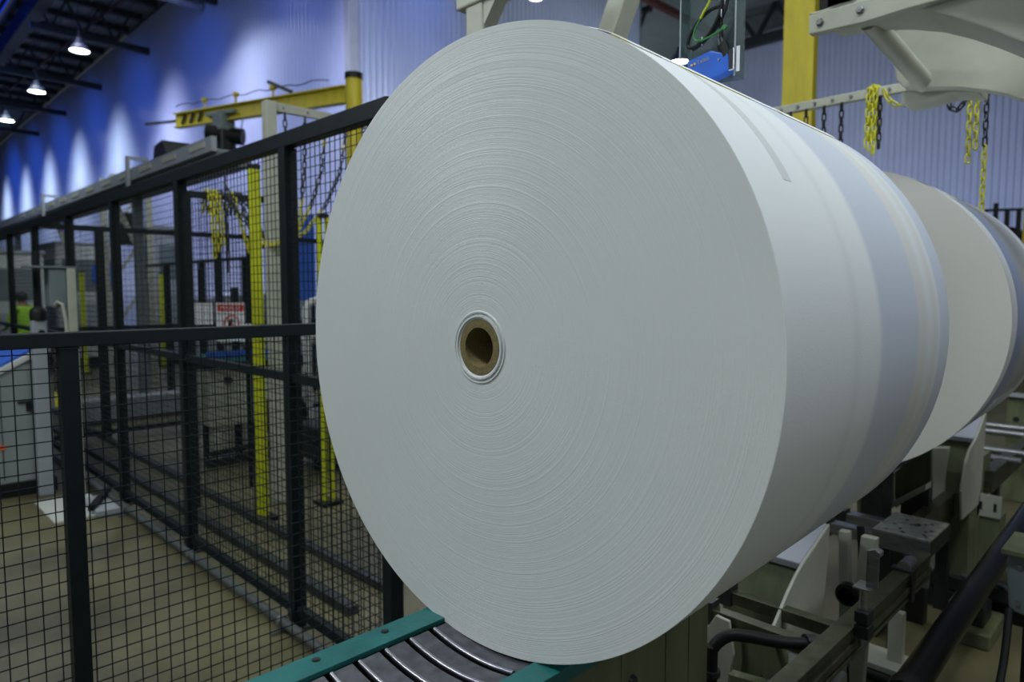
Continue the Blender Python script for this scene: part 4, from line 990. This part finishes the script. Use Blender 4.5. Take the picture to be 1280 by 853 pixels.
# strips and hoses between wedge and plate
for k, (y, ly, mt_, lb) in enumerate(((.975, .90, 'cream', 'narrow cream leaning strut right beside the lifting wedge'), (.865, .80, 'cream', 'broad cream leaning strut under the grey square tubes'))):
    t = thing('leaning_strut', (2.85, y, FL), lb, 'strut')
    MB().prism([(1.003, .74), (.966, .74), (.93, FL), (.975, FL)] if k == 0 else [(.918, .74), (.862, .74), (.90, FL), (.97, FL)], 'x', 2.86, 2.90).build('strut', M[mt_], t, bevel=.003)
hp = thing('black_hose', (2.9, .9, FL), 'black cable hose hanging down between the wedge and the plate', 'hose')
MB().tube(smooth_path([(2.95, .95, .75), (2.93, .93, .6), (2.92, .925, .4), (2.93, .93, .1), (2.95, .94, FL)]), .016, 10).build('hose', M['black'], hp, smooth=True)
MB().cyl((2.90, .90, .42), (2.90, .90, .5), .011, 10).build('fitting', M['chrome'], hp)
MB().lathe([(0, .001), (0, .045), (.03, .045), (.035, .03)], (2.85, .95, .50), (-1, 0, 0), 20).build('knob', M['black'], hp, smooth=True)
bh = thing('bent_black_hose', (2.1, 1.0, FL), 'thick black hose bending over at lower right beneath the roll', 'hose')
MB().tube(smooth_path([(1.98, 1.075, FL), (1.98, 1.075, .50), (1.985, 1.07, .555), (2.02, 1.04, .590), (2.06, 1.0, .590), (2.14, .92, .570), (2.22, .85, .560)], 8), .020, 14).build('hose', M['black'], bh, smooth=True)
MB().cyl((1.98, 1.075, .46), (1.98, 1.075, .48), .029, 14).build('hose_clip', M['blackplastic'], bh)
MB().cyl((2.205, .865, .562), (2.23, .845, .560), .030, 14).build('end_collar', M['blackplastic'], bh, smooth=True)
bp_ = thing('black_air_pipe', (3.4, .62, FL), 'thick glossy black pipe slanting across the lower right corner', 'pipe')
MB().tube([(1.2, .585, .44), (2.55, .605, .455), (8.6, .70, .52)], .048, 20).build('pipe', mat('gloss_black', (.006, .006, .006), .3, spec=.25), bp_, smooth=True)
MB().tube([(2.30, .60, .45), (2.36, .601, .4505)], .056, 20).build('coupling', M['black'], bp_, smooth=True)
for x in (2.0, 4.6, 7): MB().box(x-.02, x+.02, .57, .66, FL, .42).build('support', M['darksteel'], bp_)
# support columns under the second roll
for nm, lb, pr_, x0, x1, mt_ in (
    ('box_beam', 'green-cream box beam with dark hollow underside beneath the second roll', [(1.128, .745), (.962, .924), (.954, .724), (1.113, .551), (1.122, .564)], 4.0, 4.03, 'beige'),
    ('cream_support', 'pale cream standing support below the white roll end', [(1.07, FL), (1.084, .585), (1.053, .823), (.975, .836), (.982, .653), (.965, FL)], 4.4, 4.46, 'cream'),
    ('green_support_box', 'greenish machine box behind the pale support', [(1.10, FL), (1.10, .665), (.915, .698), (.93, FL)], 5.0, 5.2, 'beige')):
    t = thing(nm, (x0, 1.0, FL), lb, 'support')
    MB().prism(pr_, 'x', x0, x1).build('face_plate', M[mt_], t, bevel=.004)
    if nm == 'box_beam':
        MB().prism([(1.30, .60), (1.128, .745), (1.122, .56), (1.29, .42)], 'x', 3.96, 4.0).build('side_cheek', M['beige'], t)
        MB().prism([(1.29, .42), (.954, .70), (.954, .73), (1.29, .45)], 'x', 3.9, 4.0).build('lower_flange', M['cream'], t)
        MB().cyl((3.94, 1.21, .56), (3.965, 1.21, .56), .03, 14).build('boss', M['cream'], t)
        MB().box(4.03, 4.1, .97, 1.1, FL, .72).build('leg', M['darksteel'], t)
t = thing('slotted_bracket', (5, .88, FL), 'small cream bracket plate with two slots at right', 'bracket')
MB().box(5.0, 5.01, .815, .95, .32, .46).build('plate', M['cream'], t, bevel=.002)
for y in (.92, .845): MB().box(4.997, 5.0, y-.008, y+.008, .36, .41).build('slot', M['hole'], t)
MB().box(5.01, 5.2, .82, .94, FL, .32).build('base', M['beige'], t)
t = thing('green_end_box', (7, 1.07, FL), 'green box end with a round hole at the right edge below the roll', 'box')
MB().box(7.0, 7.3, .95, 1.14, FL, .83).build('body', M['beige'], t, bevel=.01)
MB().box(6.96, 7.0, .93, 1.15, .83, .86).build('lid', M['lightgrey'], t)
MB().cyl((6.992, 1.07, .64), (7.0, 1.07, .64), .022, 14).build('hole', M['hole'], t)
GX3 = 'pairs of grey tubes crossing under the second roll'
for i, (x, lb) in enumerate(((5.50, 'front grey tube crossing beneath the second roll'), (5.78, 'second grey tube crossing beneath the second roll'), (6.55, 'third grey tube crossing, close to the pale wedge tip'), (6.85, 'rear grey tube crossing near the green box end'))):
    tag(MB().tube([(x, 1.25, .59), (x, .80, .59)], .028, 12).build('cross_tube', M['steel'], smooth=True), lb, 'tube', GX3)
# junction plate and hoses at the right edge
jp = thing('junction_plate', (2.9, .40, FL), 'grey rounded cover plate with screws at the right edge', 'cover')
MB().prism([(.45, .76), (.437, .60), (.425, .585), (.30, .56), (.30, .80), (.44, .80)], 'x', 2.90, 2.93).build('plate', M['grey'], jp, bevel=.008)
MB().box(2.86, 3.1, .30, .46, .795, .815).build('top_cover', M['beige'], jp, bevel=.003)
for z in (.62, .75): MB().cyl((2.898, .41, z), (2.892, .41, z), .008, 8).build('screw', M['steel'], jp)
MB().box(2.95, 3.05, .32, .40, FL, .57).build('stand', M['black'], jp)
GH = 'thin black hoses curving down at the right corner'
tag(MB().tube(smooth_path([(2.88, .43, .60), (2.75, .42, .45), (2.55, .42, .25), (2.4, .42, FL+.01)]), .012, 10).build('thin_hose', M['black'], smooth=True), 'straight thin black hose dropping from the grey cover plate', 'hose', GH)
tag(MB().tube(smooth_path([(3.0, .33, .62), (2.85, .33, .42), (2.65, .36, .28), (2.45, .39, .25)]), .012, 10).build('thin_hose', M['black'], smooth=True), 'curved thin black hose at the bottom right corner', 'hose', GH)
fb = thing('floor_bracket', (3.2, .95, FL), 'cream L-shaped bracket with a black bar on the floor below the rail', 'bracket')
MB().box(3.18, 3.36, .80, 1.12, .05, .075).build('base_bar', M['cream'], fb, bevel=.003)
MB().box(3.26, 3.30, .86, .92, .075, .30).build('upright', M['cream'], fb, bevel=.003)
MB().cyl((3.12, 1.13, .05), (3.12, .80, .05), .022, 12).build('black_bar', M['black'], fb, smooth=True)
MB().box(3.2, 3.34, .84, 1.08, FL, .05).build('pad', M['beige'], fb)
bs = thing('blue_lit_button_box', (2.5, .90, FL), 'small pale box with a blue light beside the aluminium rail', 'button box')
MB().box(2.44, 2.54, .84, .94, .28, .34).build('box', M['lightgrey'], bs, bevel=.01)
MB().cyl((2.49, .89, .34), (2.49, .89, .355), .025, 14).build('button', M['black'], bs)
MB().cyl((2.47, .91, .355), (2.47, .91, .358), .004, 8).build('blue_light', M['led'], bs)
MB().box(2.47, 2.51, .87, .91, FL, .28).build('stem', M['darksteel'], bs)
ct = thing('roller_track', (4.4, .9, FL), 'dark low track with a row of small rollers beyond the speckled plate', 'track')
MB().box(4.36, 4.50, .45, 1.25, .05, .12).build('bed', M['darksteel'], ct)
for k in range(9): MB().cyl((4.38, .50+.085*k, .13), (4.40, .54+.085*k, .13), .012, 8).build('roller', M['steel'], ct)
MB().box(4.38, 4.48, .5, 1.2, FL, .05).build('base', M['black'], ct)
t = thing('green_machine_base', (3.9, 1.0, FL), 'low dark green machine block on the floor behind the speckled plate', 'base')
MB().box(3.95, 4.30, .66, .90, FL, .02).build('slab', M['beige'], t, bevel=.01)
MB().box(4.02, 4.2, .70, .86, .02, .12).build('block', M['darksteel'], t, bevel=.01)

# cradle below the second roll (carries it, hidden behind the first)
ck = thing('rear_cradle', (3.4, 1.1, FL), 'dark steel cradle carrying the second roll', 'cradle')
MB().prism([(.98, .955), (1.24, .955), (1.26, .90), (1.22, .86), (1.00, .86), (.96, .90)], 'x', 3.25, 3.9).build('saddle', M['darksteel'], ck)
MB().box(3.72, 3.88, 1.10, 1.20, FL, .86).build('column', M['darksteel'], ck)

# distance at the right edge
rf_ = thing('distant_railing', (17, 3, FL), 'small dark railing beyond the second roll at the right edge', 'railing')
MB().bar((16.9, 3.35, 3.36), (17.35, 2.4, 3.36), .06, .05).build('top_rail', M['fence'], rf_)
for k in range(6): MB().box(16.92+.085*k-.04, 16.92+.085*k+.04, 3.30-.18*k-.04, 3.30-.18*k+.04, FL, 3.5 if k == 1 else 3.36).build('post', M['fence'], rf_)
dk = thing('distant_dark_machine', (17.6, 3, FL), 'dark machine mass behind the distant railing at right', 'machine')
MB().prism([(3.6, FL), (3.6, 2.6), (3.25, 3.0), (2.9, 3.05), (2.5, 2.7), (2.2, 2.0), (2.2, FL)], 'x', 17.5, 18.2).build('body', M['black'], dk, bevel=.05)
MB().box(17.4, 17.5, 2.95, 3.1, 2.4, 2.8).build('yellow_marker', M['yellow'], dk)
yf = thing('distant_yellow_frame', (17, 2.6, FL), 'yellow upright frame at the far right edge', 'frame')
MB().box(17.0, 17.15, 2.55, 2.66, FL, 3.45).build('upright', M['yellow'], yf); MB().box(17.0, 17.15, 1.9, 2.6, 3.38, 3.48).build('crossbar', M['black'], yf)
